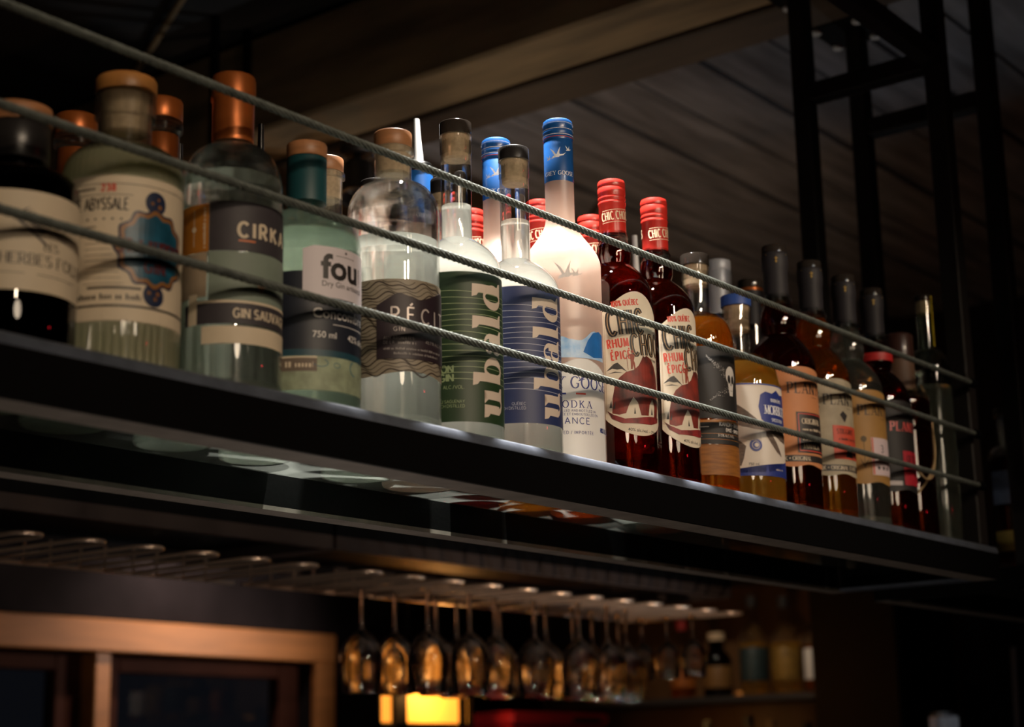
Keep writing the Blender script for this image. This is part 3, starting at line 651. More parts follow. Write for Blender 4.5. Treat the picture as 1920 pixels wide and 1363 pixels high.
def tall_gin(name, label, X, Y, R, papercol, linecol, zlab0, zlab1, aright, capm, level, small):
    b = Bottle(name, label, X, Y, R, .159, .190, .0140, .272, 'flare', liq=L_LIT, level=level, foot=.004, baseh=.011, lip=(.0146, .272, .2895))
    b.cap('cap', .0148, .2897, .3025, capm, .0008); b.cork(.0135, .266, .2895)
    x = lambda a, a0=250: (a-a0)*D2R*R
    p = sheet(b.root, 'label', papercol, R, 140, 331, zlab0, zlab1)
    T = ubald(.0330); k = (zlab1-zlab0-.012)/T[1]
    T = ([[(px*k, py) for px, py in q] for q in T[0]], T[1]*k)
    decal(p, 'lettering', put(T, x(aright), zlab0+.005, rot=90), mat('warm_grey_ink', (0.66, 0.55, 0.46), .5), R, 250, 2)
    P = []
    for i in range(16):
        z = zlab1-.018-.0053*i
        P += ribbon([(x(142+4.2*j), z+.0008*math.sin(j*.16+i*.8)) for j in range(43 if i < 12 else 40)], .00052)
    decal(p, 'line_print', P, linecol, R, 250, 1)
    Q = []
    for s_, h_, zz, st in small: Q += put(stroke_text(s_, h_, st, .9, .22), x(212 if h_ > .004 else 226), zlab0+zz, 'r')
    decal(p, 'small_print', Q, linecol, R, 250, 1)
    return b
BCL = mat('smoky_clear_cap', (0.03, 0.024, 0.02), .12, coat=.6)
tall_gin('tall_green_label_gin_bottle', 'tall-necked clear gin bottle with dark green label and vertical grey lettering', -.129, .052, .0398, mat('forest_paper', (0.018, 0.045, 0.016), .5), mat('moss_ink', (0.30, 0.38, 0.20), .5), .0145, .1495, 285, BCL, .222,
         [('LONDON', .0062, .0435, 'bold'), ('DRY GIN', .0062, .0358, 'bold'), ('43% ALC./VOL.', .003, .029, 'sans'), ('AU SAGUENAY', .0026, .0165, 'sans'), ('BATCH DISTILLED', .0026, .0125, 'sans')])
tall_gin('tall_blue_label_vodka_bottle', 'tall-necked clear vodka bottle with navy label and vertical grey lettering', -.040, .053, .0403, mat('royal_navy_paper', (0.022, 0.035, 0.115), .5), mat('ice_blue_ink', (0.42, 0.44, 0.55), .5), .0262, .1548, 284.5, M_BLACKCAP, .229,
         [('QUÉBEC', .0026, .0165, 'sans'), ('BATCH DISTILLED', .0026, .0125, 'sans')])

# 8 frosted vodka
FROST = frosted_mat('frosted_glass', (0.76, 0.62, 0.54))
BLUECAP = mat('cobalt_cap', (0.010, 0.085, 0.30), .35, coat=.3); WHITEINK = mat('white_ink', (0.88, 0.88, 0.90), .5)
def goose(cx, cz, s, flip=1):
    q = [(0, 0), (.35, .18), (.55, .62), (.72, .95), (.62, .40), (.66, .18), (1.0, .22), (1.28, .42), (1.02, .10), (.70, .02), (.58, -.08), (.28, -.10), (-.10, -.22)]
    w = [(.35, .12), (.10, .55), (-.30, .90), (.02, .38), (.20, .02)]
    return [[(cx+flip*px*s, cz+pz*s) for px, pz in q], [(cx+flip*px*s, cz+pz*s) for px, pz in w]]
def frosted_vodka(label, X, Y, rot=0, pourer=False, full=True):
    b = Bottle('frosted_vodka_bottle', label, X, Y, .0388, .204, .255, .0146, .300, 's', glass=FROST, rot=rot, foot=.003)
    R, x = .0388, lambda a, a0=217: (a-a0)*D2R*.0388
    if pourer:
        b.cyl('neck_band', [(.0150, .266), (.0152, .268), (.0152, .322), (.0150, .3235), (.0130, .3235)], BLUECAP)
        b.cyl('pourer_collar', [(0, .3225), (.0150, .3225), (.0158, .325), (.0158, .330), (.0140, .333), (.006, .337), (0, .337)], M_CHROME)
        M_SPOUT = mat('satin_spout', (.80, .80, .80), .32, .6); sp = link('spout', tube_me([[(0, 0, .335), (0, 0, .348), (.0005, .0015, .365), (.001, .003, .388)]], [.0062, .0052, .0042, .0034], 14), M_SPOUT, b.root)
        CR = .0152
    else:
        b.cyl('neck_band', [(.0148, .292), (.0149, .294), (.0147, .336), (.0140, .337)], BLUECAP)
        b.cyl('screw_cap', [(0, .3365), (.0150, .3365), (.0152, .3385), (.0150, .3405), (.0146, .3415), (.0150, .3425), (.0151, .346), (.0148, .347), (.0151, .348), (.0151, .355), (.0145, .3575), (.0132, .3585), (0, .3585)], BLUECAP, 40)
        decal(b.root, 'cap_line', [rect(-.046, .3408, .046, .3413), rect(-.046, .3470, .046, .3474), rect(-.046, .3535, .046, .3539)], WHITEINK, .0151, 217)
        decal(b.root, 'cap_line', [rect(-.046, .3382, .046, .3388)], REDINK, .0152, 217)
        CR = .0149
    dz = -.026 if pourer else 0.0
    P = goose(-.006, .317+dz, .0105) + goose(.008, .324+dz, .005) + goose(-.0125, .3145+dz, .005)
    P += put(stroke_text('GREY GOOSE', .0042, 'serif', .85, .2), .0, .2975+dz, 'c')
    decal(b.root, 'neck_print', P, WHITEINK, CR, 217)
    if full:
        wh = sheet(b.root, 'label', mat('white_enamel', (0.80, 0.78, 0.76), .45), R, 150, 290, .004, lambda t: .098-.006*math.sin(7*t))
        blue = mat('vodka_blue_ink', (0.012, 0.025, 0.20), .45)
        P = put(stroke_text('GREY GOOSE', .0112, 'serif', .82, .24), x(291), .0745, 'r')
        P += put(stroke_text('VODKA', .0068, 'serif', .9, .5), x(255), .0555, 'r') + put(stroke_text('DISTILLED AND BOTTLED IN', .0022, 'sans', .9, .35), x(262), .0515, 'r') + put(stroke_text('DISTILLÉE ET EMBOUTEILLÉE EN', .0022, 'sans', .9, .35), x(266), .0480, 'r')
        P += put(stroke_text('FRANCE', .0060, 'sans', 1.0, .42), x(251), .0398, 'r') + put(stroke_text('IMPORTED / IMPORTÉE', .0028, 'sans', .9, .4), x(257), .0300, 'r') + put(stroke_text('40% ALC./VOL.', .0045, 'serif', .4, .12), x(272), .0335)
        P += goose(x(236), .0825, .0055) + [rect(x(190), .0683, x(217), .0700)]
        decal(wh, 'lettering', P, blue, R, 217, 1)
        decal(wh, 'tricolour', [rect(x(231), .0683, x(246), .0700)], REDINK, R, 217, 1)
        mw = sheet(b.root, 'mountain_print', mat('mountain_blue', (0.16, 0.42, 0.80), .35, noise=.5, nscale=70, col2=(0.62, 0.76, 0.92)), R, 158, 289, .1045, lambda t: .119+.010*abs(math.sin(5.2*t+.6)) + .004*math.sin(17*t))
        decal(mw, 'mountain_ridge', [[(x(244), .1105), (x(252), .122), (x(262), .1305), (x(276), .1335), (x(287), .131), (x(287), .1085), (x(262), .106)]], mat('deep_mountain_blue', (0.03, 0.20, 0.62), .35, noise=.3, nscale=60), R, 217, 1)
        decal(b.root, 'goose_print', goose(x(212), .186, .016) + goose(x(232), .187, .008), mat('grey_frost_ink', (0.72, 0.66, 0.64), .5), R, 217)
        link('base_ring', lathe_me([(R+.0002, 0.0005), (R+.0002, .004)], 44), FROST, b.root)
    return b
frosted_vodka('frosted vodka bottle with dark blue screw cap standing in the front row', .048, .063)
frosted_vodka('frosted vodka bottle with bright blue cap behind the navy-label bottle', .050, .144, 8, full=False)
frosted_vodka('frosted vodka bottle with chrome pourer and bright blue neck, back row', -.002, .206, 0, True, False)

# 9 spiced rum with red cap, in five copies
RUMRED = mat('scarlet_cap', (0.60, 0.030, 0.020), .34, noise=.08, nscale=60, coat=.25)
b = Bottle('spiced_rum_bottle', 'dark spiced rum bottle with red cap and bear label, beside the frosted vodka', .125, .052, .0385, .186, .222, .0158, .25, 'flare',
           mid=[(.0158, .2225), (.0172, .2275), (.0176, .234), (.0172, .241), (.0150, .2465), (.0136, .249), (.0134, .258)], liq=L_RUM, level=.2425, baseh=.013)
rc = [(.0137, .2545), (.0139, .2555)]
for k in range(2): rc += [(.0138, .285+.0), (.0144, .286), (.0144, .2885), (.0138, .2895)] if k == 0 else [(.0138, .2905), (.0143, .2915), (.0143, .2935), (.0139, .2945)]
rc += [(.0139, .2955), (.0144, .297), (.0144, .3035), (.0139, .3045), (.0143, .3055), (.0143, .3095), (.0136, .3118), (.0120, .3125), (0, .3125)]
b.cyl('screw_cap', rc, RUMRED, 44)
decal(b.root, 'cap_lettering', put(stroke_text('CHIC CHOCS', .0088, 'capc', .38, .17), -.002, .2662, rot=6) + put(stroke_text('CHIC CHOCS', .0088, 'capc', .38, .17), -.046, .2662, rot=6) + ribbon([(-.002, .2640), (.026, .2668)], .0005) + ribbon([(-.002, .2770), (.026, .2800)], .0005), mat('cream_ink', (0.82, 0.62, 0.42), .5), .0139, 178)
R = b.R; A0 = 245; x = lambda a: (a-A0)*D2R*R
RP = mat('rum_cream_paper', (0.76, 0.66, 0.52), .6, noise=.08, nscale=40)
p = sheet(b.root, 'label', RP, R, 193, 300, lambda t: .055-.017*math.sin(math.pi*t)**.8, lambda t: .1635+.0215*math.sin(math.pi*t)**1.2)
P = put(stroke_text('CHIC', .0245, 'cond', .40, .19), x(203), .1385, rot=6) + put(stroke_text('CHOCS', .0215, 'cond', .40, .19), x(238), .1185, rot=6)
for ax, az in ((203, .1505), (238, .1290)):
    P += [[(x(ax)-.0035, az), (x(ax)+.001, az+.002), (x(ax)+.001, az-.002)]]
P += [rect(x(226), .1500, x(262), .1515)]
decal(p, 'strength_lettering', put(font_text('40% alc./vol. - 750 ml', .0032, .002), x(226), .0425, rot=-3), INK, R, A0, 1)
decal(p, 'small_lettering', put(stroke_text('SPICED RUM', .0022, 'sans', .6, .2), x(272), .1155), INK, R, A0, 1)
decal(p, 'lettering', P, INK, R, A0, 1)
IN2 = mat('tan_line_ink', (0.42, 0.26, 0.13), .6)
decal(p, 'letter_inline', put(stroke_text('CHIC', .0245, 'hair', .40, .19), x(203), .1385, rot=6) + put(stroke_text('CHOCS', .0215, 'hair', .40, .19), x(238), .1185, rot=6) + ribbon([(x(196), .160), (x(196), .060)], .0003) + ribbon([(x(297), .160), (x(297), .060)], .0003), IN2, R, A0, 2)
P = put(stroke_text('RHUM', .0088, 'cond', .52, .26), x(201), .1255, rot=6) + put(stroke_text('ÉPICÉ', .0082, 'cond', .52, .26), x(206), .1135, rot=6)
decal(p, 'origin_lettering', put(stroke_text('100% QUÉBEC', .0056, 'cond', .5, .18), x(208), .1680, rot=7), REDINK, R, A0, 1)
decal(p, 'red_lettering', P, REDINK, R, A0, 1)
bear = [(204, .060), (205, .075), (209, .088), (216, .096), (226, .1015), (238, .104), (246, .1085), (252, .1150), (255, .1195), (258, .1180), (262, .1200), (272, .1175), (282, .110), (289, .100), (292, .086), (290, .070), (286, .058), (276, .058), (278, .070), (272, .0765), (265, .070), (262, .059), (248, .0585), (243, .071), (236, .0765), (229, .069), (224, .060), (214, .0585)]
decal(p, 'bear_print', [[(x(a), z) for a, z in bear]], mat('bear_red_ink', (0.33, 0.035, 0.02), .55, noise=.85, nscale=55, col2=(0.035, 0.012, 0.010)), R, A0, 1)
man = [[(x(235)-.0008, .1045), (x(235)+.0008, .1045), (x(237)+.001, .113), (x(238)+.0016, .119), (x(236)-.0005, .1205), (x(234)-.001, .118), (x(234.5)-.0004, .112)], [(x(239), .1045), (x(241), .1045), (x(240), .111), (x(238), .114), (x(237), .112)], disc(x(236.5), .1225, .0016, 10), [(x(234), .1185), (x(227), .1165), (x(227), .1172), (x(234), .1200)]] + ribbon([(x(227.5), .1195), (x(229.5), .1035)], .0004)
decal(p, 'climber_print', man, mat('russet_ink', (0.30, 0.05, 0.025), .55), R, A0, 2)
mt = [[(x(197), .1025), (x(203), .1065), (x(209), .1100), (x(214), .1110), (x(221), .1065), (x(228), .1015), (x(220), .1045), (x(213), .1040), (x(206), .1050)], [(x(199), .1000), (x(210), .1020), (x(222), .1005), (x(211), .1008)]]
mt += [[(x(200), .0655), (x(203), .0735), (x(204), .0655)], [(x(205), .065), (x(209), .0725), (x(208), .0645)], [(x(236), .0595), (x(237.5), .0665), (x(239), .0595)], [(x(268), .0605), (x(270), .0675), (x(272), .0605)]]
decal(p, 'mountain_print', mt, mat('soft_black_ink', (0.05, 0.042, 0.038), .6), R, A0, 1)
decal(p, 'branch_print', [[(x(197), .0625), (x(206), .0585), (x(222), .0545), (x(240), .0555), (x(262), .0580), (x(288), .0590), (x(286), .0540), (x(266), .0500), (x(240), .0500), (x(218), .0500), (x(204), .0545)]], mat('branch_red_ink', (0.36, 0.03, 0.03), .55, noise=.7, nscale=90, col2=(.05, .01, .01)), R, A0, 3)
RUM = b.root
copy_thing(RUM, (.205, .052, BASEZ), 19, 'dark spiced rum bottle with red cap and bear label, beside the black skull label', 'bottles on the hanging shelf')
copy_thing(RUM, (.104, .222, BASEZ), -20, 'red-capped rum bottle in the back row, just right of the tall green-label bottle neck', 'bottles on the hanging shelf')
copy_thing(RUM, (.128, .148, BASEZ), -30, 'red-capped rum bottle behind the gap between navy-label and frosted bottles', 'bottles on the hanging shelf')
copy_thing(RUM, (.208, .137, BASEZ), -10, 'red-capped rum bottle half hidden behind the front red-capped rum', 'bottles on the hanging shelf')

# 10 black label with skull
b = Bottle('black_label_rum_bottle', 'amber rum bottle with matt black skull label and dark glossy stopper', .284, .052, .0380, .165, .201, .0142, .24, 'dome', liq=L_AMBER, level=.192, baseh=.013, lip=(.0150, .240, .256))
b.cap('stopper', .0160, .2562, .2685, BCL, .001); b.cork(.0140, .232, .2562)
b.cyl('stud', [(0, .2683), (.0016, .2683), (.0016, .2705), (.0008, .2715), (0, .2715)], M_CHROME, 12)
R = b.R; x = lambda a, a0=255: (a-a0)*D2R*.0380
BLK = mat('matt_black_paper', (0.012, 0.010, 0.010), .6)
p = sheet(b.root, 'label', BLK, R, 150, 335, .0785, .1570)
sk = mat('bone_ink', (0.62, 0.58, 0.54), .55)
P = [disc(x(269), .1265, .0082, 22, .0105), [(x(269)-.0056, .121), (x(269)+.0056, .121), (x(269)+.0030, .1045), (x(269)-.0030, .1045)]]
decal(p, 'skull_print', P, sk, R, 255, 1)
decal(p, 'skull_eyes', [disc(x(269)-.0032, .1225, .0025, 12, .0046), disc(x(269)+.0034, .1225, .0025, 12, .0046), [(x(269)-.0006, .1155), (x(269)+.0006, .1155), (x(269), .1185)], rect(x(269)-.0018, .1098, x(269)+.0018, .1102)], BLK, R, 255, 2)
P = []
for k in range(260):
    t = random.random(); s_ = random.choice((0, 0, 1)); sp = (.0006+.003*t)*random.gauss(0, 1)
    if s_ == 0: cx, cz = x(222)+t*(x(262)-x(222)), .146-.022*t+sp
    else: cx, cz = x(226)+t*(x(264)-x(226)), .0985+.014*t+sp
    P.append(disc(cx, cz, random.uniform(.00012, .00040), 5))
decal(p, 'dust_print', P, sk, R, 255, 1)
q = sheet(b.root, 'lower_label', BLK, R, 150, 335, .0510, .0765)
decal(q, 'lettering', put(stroke_text('KANDH - RHUM', .0042, 'bold', .8, .2), x(240), .0705) + put(stroke_text('ÉPICÉ - SPICED', .0032, 'bold', .7, .2), x(252), .0648) + put(stroke_text('750 ML', .0026, 'sans', .8, .2), x(196), .0590) + put(stroke_text('37.5% ALC./VOL.', .0026, 'sans', .8, .2), x(236), .0590) + [rect(x(190), .0688, x(222), .0698)], sk, R, 255, 1)
decal(q, 'gold_line', [rect(x(152), .0742, x(333), .0768), rect(x(152), .0620, x(333), .0623), rect(x(152), .0560, x(333), .0563)], mat('orange_gold_ink', (0.50, 0.19, 0.03), .45), R, 255, 1)
q = sheet(b.root, 'amber_label', mat('amber_paper', (0.36, 0.13, 0.02), .6, noise=.45, nscale=60, stretch=(1, 1, 7)), R, 150, 335, .0180, .0505)

# 11 whale label
b = Bottle('whale_label_rum_bottle', 'golden rum bottle with blue stopper and white whale label with blue shield', .376, .0555, .0455, .128, .172, .0150, .21, 'dome', liq=L_GOLD, level=.158, baseh=.010, lip=(.0160, .212, .2285))
b.cap('stopper', .0172, .2288, .2412, mat('blue_stopper', (0.025, 0.075, 0.32), .5), .0008); b.cork(.0150, .199, .2288)
R = b.R; x = lambda a, a0=250: (a-a0)*D2R*.0455
RB = mat('royal_blue_ink', (0.018, 0.035, 0.22), .5); WH = mat('ivory_paper', (0.70, 0.62, 0.54), .6, noise=.06, nscale=40)
p = sheet(b.root, 'label', WH, R, 160, 335, .0272, .1305)
P = [rect(x(161), .1288, x(334), .1303), [(x(161), .0272), (x(334), .0272), (x(334), .043), (x(300), .048), (x(282), .0440), (x(262), .0345), (x(240), .0310), (x(161), .0305)]]
shd = [(238, .118), (246, .1215), (258, .1200), (268, .1245), (278, .1200), (290, .1215), (298, .118), (302, .102), (298, .090), (288, .084), (268, .080), (250, .083), (238, .090), (234, .104)]
decal(p, 'blue_print', P + [[(x(a), z) for a, z in shd]], RB, R, 250, 1)
decal(p, 'lettering', put(stroke_text('MORBLEU', .0098, 'serif', .62, .15), x(268), .0965, 'c') + put(stroke_text('RHUM ÉPICÉ', .0036, 'serif', .7, .18), x(268), .1105, 'c') + put(stroke_text('SPICED RUM', .0036, 'serif', .7, .18), x(268), .0885, 'c'), WHITEINK, R, 250, 2)
wm = mat('whale_ink', (0.17, 0.12, 0.095), .6, noise=.5, nscale=120, stretch=(1, 1, 5))
wh = [[(196, .108), (206, .106), (216, .100), (228, .092), (240, .084), (254, .082), (270, .080), (284, .078), (294, .072), (288, .066), (272, .068), (256, .074), (240, .078), (226, .079), (210, .082), (196, .086)], [(244, .080), (254, .074), (264, .064), (272, .054), (274, .050), (262, .055), (252, .064), (244, .072)], [(190, .070), (206, .066), (214, .060), (210, .046), (206, .038), (200, .040), (190, .055)]]
decal(p, 'whale_print', [[(x(a), z) for a, z in q] for q in wh], wm, R, 250, 1)
decal(p, 'whale_lines', [s_ for k in range(12) for s_ in ribbon([(x(204+4*j), .083-.0012*k-.00050*k*j*.12-.0002*j*j*.25) for j in range(9)], .0003)], wm, R, 250, 1)
decal(p, 'seal_print', [disc(x(227.6), .0610, .0070, 24)], RB, R, 250, 2)
decal(p, 'seal_detail', ring(x(227.6), .0610, .0042, .0005) + [disc(x(228.6), .0612, .0024, 12)] + put(stroke_text('MORBLEU', .0016, 'sans', .7, .2), x(227.6), .0660, 'c') + greek(x(258), x(275), .0340, .002), WH, R, 250, 3)
decal(p, 'small_print', put(font_text('750 ml', .0030, .002), x(216), .0385), INK, R, 250, 1)

# 12-15 rums with bulbous necks
def bulb_rum(name, label, X, Y, liq, level, paper, ink, kind, glassm=None):
    b = Bottle(name, label, X, Y, .0408, .168, .210, .0190, .25, 'flare', mid=[(.0190, .211), (.0208, .216), (.0215, .226), (.0208, .237), (.0170, .247), (.0142, .252), (.0138, .262)], liq=liq, level=level, baseh=.014, glass=glassm)
    cm = mat('graphite_capsule', (0.026, 0.024, 0.028), .55, spec=.3)
    b.cyl('capsule', [(.0143, .2565), (.0146, .2575), (.0145, .288), (.0152, .2905), (.0158, .295), (.0158, .307), (.0152, .3105), (.0146, .3112)], cm, 36)
    b.cap('stopper', .0150, .3110, .3205, BCL, .001)
    decal(b.root, 'gold_mark', [rect(-.0005, .2965, .0005, .304), rect(-.002, .302, .002, .3028), rect(-.0015, .298, .0015, .2988), disc(.014, .3075, .0010, 6), disc(-.012, .3075, .0008, 6)], mat('gold_foil', (0.7, 0.45, 0.12), .3, .8), .0158, 215)
    R = b.R; x = lambda a, a0=255: (a-a0)*D2R*.0408
    p = sheet(b.root, 'label', paper, R, 150, 330, lambda t: .050-.0015*math.sin(20*t), lambda t: .1625-.0035*math.cos(6*t))
    Pn = put(stroke_text('PLANTATION', .0126, 'serif', .72, .3), x(218), .1340)
    if kind == 4: Pn = put(stroke_text('PLANTATION', .0115, 'serif', .72, .3), x(224), .1265)
    decal(p, 'lettering', Pn + ([] if kind == 4 else [rect(x(262), .1300, x(276), .1305)]), ink, R, 255, 1)
    return b, p, R, x
EARTH = mat('parchment_paper', (0.62, 0.25, 0.10), .6, noise=.25, nscale=18)
b, p, R, x = bulb_rum('dark_rum_bottle', 'dark red-brown rum with bulbous neck and peach label with black panel', .466, .0515, L_RED, .246, EARTH, INK, 1)
q = sheet(p, 'black_panel', INK, R+.0005, 229, 330, .0650, .1120)
decal(p, 'panel_border', ribbon([(x(232), .1100), (x(330), .1100)], .0010) + ribbon([(x(232), .0672), (x(330), .0672)], .0010) + ribbon([(x(232), .0672), (x(232), .1100)], .0010), REDINK, R+.0005, 255, 1)
decal(p, 'panel_lettering', put(stroke_text('ORIGINAL', .0062, 'serif', .75, .2), x(238), .0985) + greek(x(238), x(290), .0905, .003) + greek(x(238), x(290), .0790, .004) + put(stroke_text('JAMAICA', .0058, 'serif', .7, .2), x(238), .0700), PAPER, R+.0005, 255, 1)
decal(p, 'band_print', [rect(x(152), .0545, x(328), .0620)], INK, R, 255, 1)
decal(p, 'band_lettering', put(stroke_text('DARK * ORIGINAL', .0045, 'serif', .8, .22), x(192), .0560) + [], PAPER, R, 255, 2)
MAPP = mat('map_paper', (0.46, 0.39, 0.27), .6, noise=.4, nscale=35)
b, p, R, x = bulb_rum('map_label_rum_bottle', 'amber rum with bulbous neck, map label and red panel', .553, .0515, L_AMBER, .246, MAPP, INK, 2)
q = sheet(p, 'red_panel', mat('vermilion_paper', (0.55, 0.07, 0.035), .55), R+.0005, 230, 330, .0690, .1090)
decal(p, 'panel_lettering', put(stroke_text("STIGGINS'", .0058, 'serif', .7, .2), x(237), .0990) + greek(x(240), x(290), .0915, .0028) + [[(x(252), .071), (x(258), .082), (x(262), .086), (x(266), .081), (x(272), .071)], disc(x(262), .0835, .003)], INK, R+.0005, 255, 1)
decal(p, 'band_print', [rect(x(152), .0545, x(328), .0620)] + [rect(x(203+2.0*(k % 4)), .065+.0043*k, x(204+2.0*(k % 4)), .068+.0043*k) for k in range(20)] + [[(x(245), .122), (x(252), .127), (x(262), .122), (x(255), .113)]], INK, R, 255, 1)
decal(p, 'band_lettering', put(stroke_text('DARK * ORIGINAL DARK', .0045, 'serif', .8, .22), x(196), .0560), PAPER, R, 255, 2)
b, p, R, x = bulb_rum('three_star_rum_bottle', 'clear white rum with bulbous neck, mustard label and three stars', .639, .050, L_GIN, .246, mat('mustard_paper', (0.42, 0.22, 0.055), .6, noise=.25, nscale=20), INK, 3)
q = sheet(p, 'star_panel', mat('pale_pink_paper', (0.62, 0.50, 0.52), .55), R+.0005, 237, 330, .0600, .1060)
decal(p, 'panel_lettering', put(stroke_text('3', .0095, 'serif', .8, .2), x(258), .0880) + [[(x(a0_)+(.0036 if k % 2 == 0 else .0015)*math.sin(k*math.pi/5), .0690+(.0036 if k % 2 == 0 else .0015)*math.cos(k*math.pi/5)) for k in range(10)] for a0_ in (250, 262, 274)], INK, R+.0005, 255, 1)
decal(p, 'panel_edge', [rect(x(237.5), .0605, x(241), .1055)], mat('coral_ink', (0.6, 0.16, 0.10), .5), R+.0005, 255, 1)
decal(p, 'palm_print', [disc(x(224), .104, .004, 9), rect(x(224)-.0004, .075, x(224)+.0004, .104), [(x(214), .082), (x(224), .072), (x(234), .083), (x(224), .068)]], mat('olive_ink', (0.10, 0.065, 0.02), .6), R, 255, 1)
b, p, R, x = bulb_rum('overproof_rum_bottle', 'dark ruby rum with bulbous neck, black label and red letters', .722, .052, L_RED, .246, BLK, mat('red_foil_ink', (0.75, 0.10, 0.09), .35), 4)
q = sheet(p, 'red_panel', mat('crimson_paper', (0.42, 0.015, 0.03), .5), R+.0005, 244, 318, .0575, .1010)
decal(p, 'panel_lettering', put(stroke_text('OFTD', .0085, 'serif', .6, .15), x(252), .0870), INK, R+.0005, 255, 1)
b.cyl('neck_tag', [(.0222, .222), (.0224, .2225), (.0222, .2325)], mat('neck_tag_red', (0.5, 0.02, 0.02), .5), 32)
decal(p, 'white_strip', [rect(x(200), .0570, x(240), .0625)], mat('pale_strip_paper', (0.5, 0.45, 0.45), .5), R, 255, 1)

# 16 squat bottle tied with raffia
b = Bottle('raffia_tied_rum_bottle', 'squat dark rum bottle with wide dark stopper, tied with raffia', .803, .056, .0360, .178, .200, .0185, .235, 'dome', liq=L_RED, level=.185, rot=0)
b.cap('stopper', .0200, .240, .2755, mat('dark_wood_stopper', (0.05, 0.02, 0.015), .35, coat=.4), .003); b.cyl('wooden_neck', [(.0188, .200), (.0192, .202), (.0192, .236), (.0188, .2400)], mat('brown_neck_wrap', (0.16, 0.085, 0.05), .6, noise=.3, nscale=40), 32)
pts = []
for k in range(60):
    t = k/59; a = math.radians(190 + 150*t); z = .150 - .075*math.sin(math.pi*t*1.3) ; pts.append((.0372*math.cos(a), .0372*math.sin(a), z-BASEZ))
pts2 = [(.0376*math.cos(math.radians(195+130*k/40)), .0376*math.sin(math.radians(195+130*k/40)), .045+.11*(k/40)**1.4 - BASEZ) for k in range(41)]
RAF = mat('raffia_straw', (0.52, 0.36, 0.18), .7)
link('raffia_tie', tube_me([pts], .0013, 6), RAF, b.root); link('raffia_tie', tube_me([pts2], .0013, 6), RAF, b.root)
link('raffia_tie', tube_me([[(.0195*math.cos(t/20*2*math.pi), .0195*math.sin(t/20*2*math.pi), .198-BASEZ) for t in range(20)]], .0016, 6, True), RAF, b.root)
# 17 tall clear bottle
b = Bottle('slim_clear_bottle', 'slim clear bottle with long neck and yellow stripe, last beside the corner post', .880, .050, .0300, .238, .268, .0112, .335, 'dome', liq=L_GIN, level=.215, glass=M_GREENISH)
b.cork(.0108, .318, .336); b.cap('stopper', .0118, .336, .345, BCL)
sheet(b.root, 'stripe', mat('yellow_strip', (0.50, 0.38, 0.02), .5), .0112, 262, 288, .272, .343, lift=.0009, n=4)

# ------------------------------------------------------------------ bottles behind the front row
def plain(name, label, X, Y, R, zs, zn, rn, zt, liq, level, top=None, shape='dome', **k):
    b = Bottle(name, label, X, Y, R, zs, zn, rn, zt, shape, liq=liq, level=level, seg=36, **k)
    if top: top(b)
    return b
def copper_top(dz):
    def f(b):
        b.cap('stopper', .0178, .238+dz, .256+dz, M_COPPER, .002); b.cyl('copper_sleeve', [(.0150, .196+dz), (.0153, .198+dz), (.0153, .224+dz), (.0148, .225+dz)], M_COPPER)
        b.cyl('glass_ring', [(.0158, .226+dz), (.0182, .228+dz), (.0182, .235+dz), (.0160, .238+dz)], M_CLEAR)
    return f
plain('copper_stopper_bottle', 'copper-stoppered bottle behind the dark liqueur and fluted gin', -.433, .212, .0370, .150, .190, .0155, .238, L_GIN, .16, copper_top(.004))
plain('copper_stopper_bottle', 'copper-stoppered bottle peeking between fluted gin and copper-capped gin', -.410, .133, .0370, .150, .190, .0155, .238, L_GIN, .16, copper_top(.004))
def pour_top(z, h=.04, m=M_CHROME, r=.0026):
    def f(b):
        b.cyl('pourer_collar', [(0, z-.003), (.0130, z-.003), (.0138, z), (.0138, z+.005), (.006, z+.009), (0, z+.009)], M_BLACKCAP, 24)
        link('spout', tube_me([[(0, 0, z+.007-BASEZ), (0, 0, z+h*.6-BASEZ), (.0006, .0006, z+h-BASEZ)]], [r*1.3, r*1.1, r], 12), m, b.root)
    return f
plain('pourer_bottle', 'bottle whose thin metal pourer shows left of the copper-capped gin', -.318, .214, .034, .15, .185, .0125, .222, L_GIN, .14, pour_top(.222, .047))
plain('pourer_bottle', 'bottle whose thin metal pourer shows right of the copper-capped gin', -.276, .155, .026, .15, .19, .0125, .238, L_GIN, .15, pour_top(.238, .047))
def wood_top(b): b.cap('stopper', .0158, .2492, .2625, M_LID); b.cork(.0150, .222, .2492)
plain('wood_stopper_bottle', 'clear bottle with wooden stopper just right of the teal sleeve', -.2165, .132, .034, .165, .20, .0148, .242, L_GIN, .17, wood_top, lip=(.0172, .2425, .249))
def black_top(z):
    def f(b): b.cap('cap', .0145, z-.016, z, M_BLACKCAP); b.cork(.013, z-.03, z-.016)
    return f
plain('black_cap_bottle', 'black-capped bottle hidden behind the round-shouldered gin', -.130, .150, .033, .17, .205, .0138, .252, L_GIN, .18, black_top(.268))
plain('cork_neck_bottle', 'corked clear bottle neck beside the chrome pourer', -.040, .139, .036, .165, .195, .0138, .275, L_GIN, .19, black_top(.291))
plain('clear_bottle', 'clear bottle standing behind the dark liqueur at the left edge', -.520, .190, .036, .14, .17, .0140, .19, L_GIN, .12, black_top(.205))
plain('clear_bottle', 'clear bottle in the back row seen from below behind the teal-sleeved gin', -.222, .213, .033, .14, .17, .0140, .19, L_GIN, .12, black_top(.205))
plain('clear_bottle', 'clear bottle in the back row seen from below behind the round-shouldered gin', -.085, .214, .036, .14, .17, .0140, .19, L_GIN, .12, black_top(.205))
plain('golden_bottle', 'golden rum in the back row, its yellow base glowing through the glass', .190, .215, .0345, .14, .17, .0140, .20, L_GOLD, .15, black_top(.215))
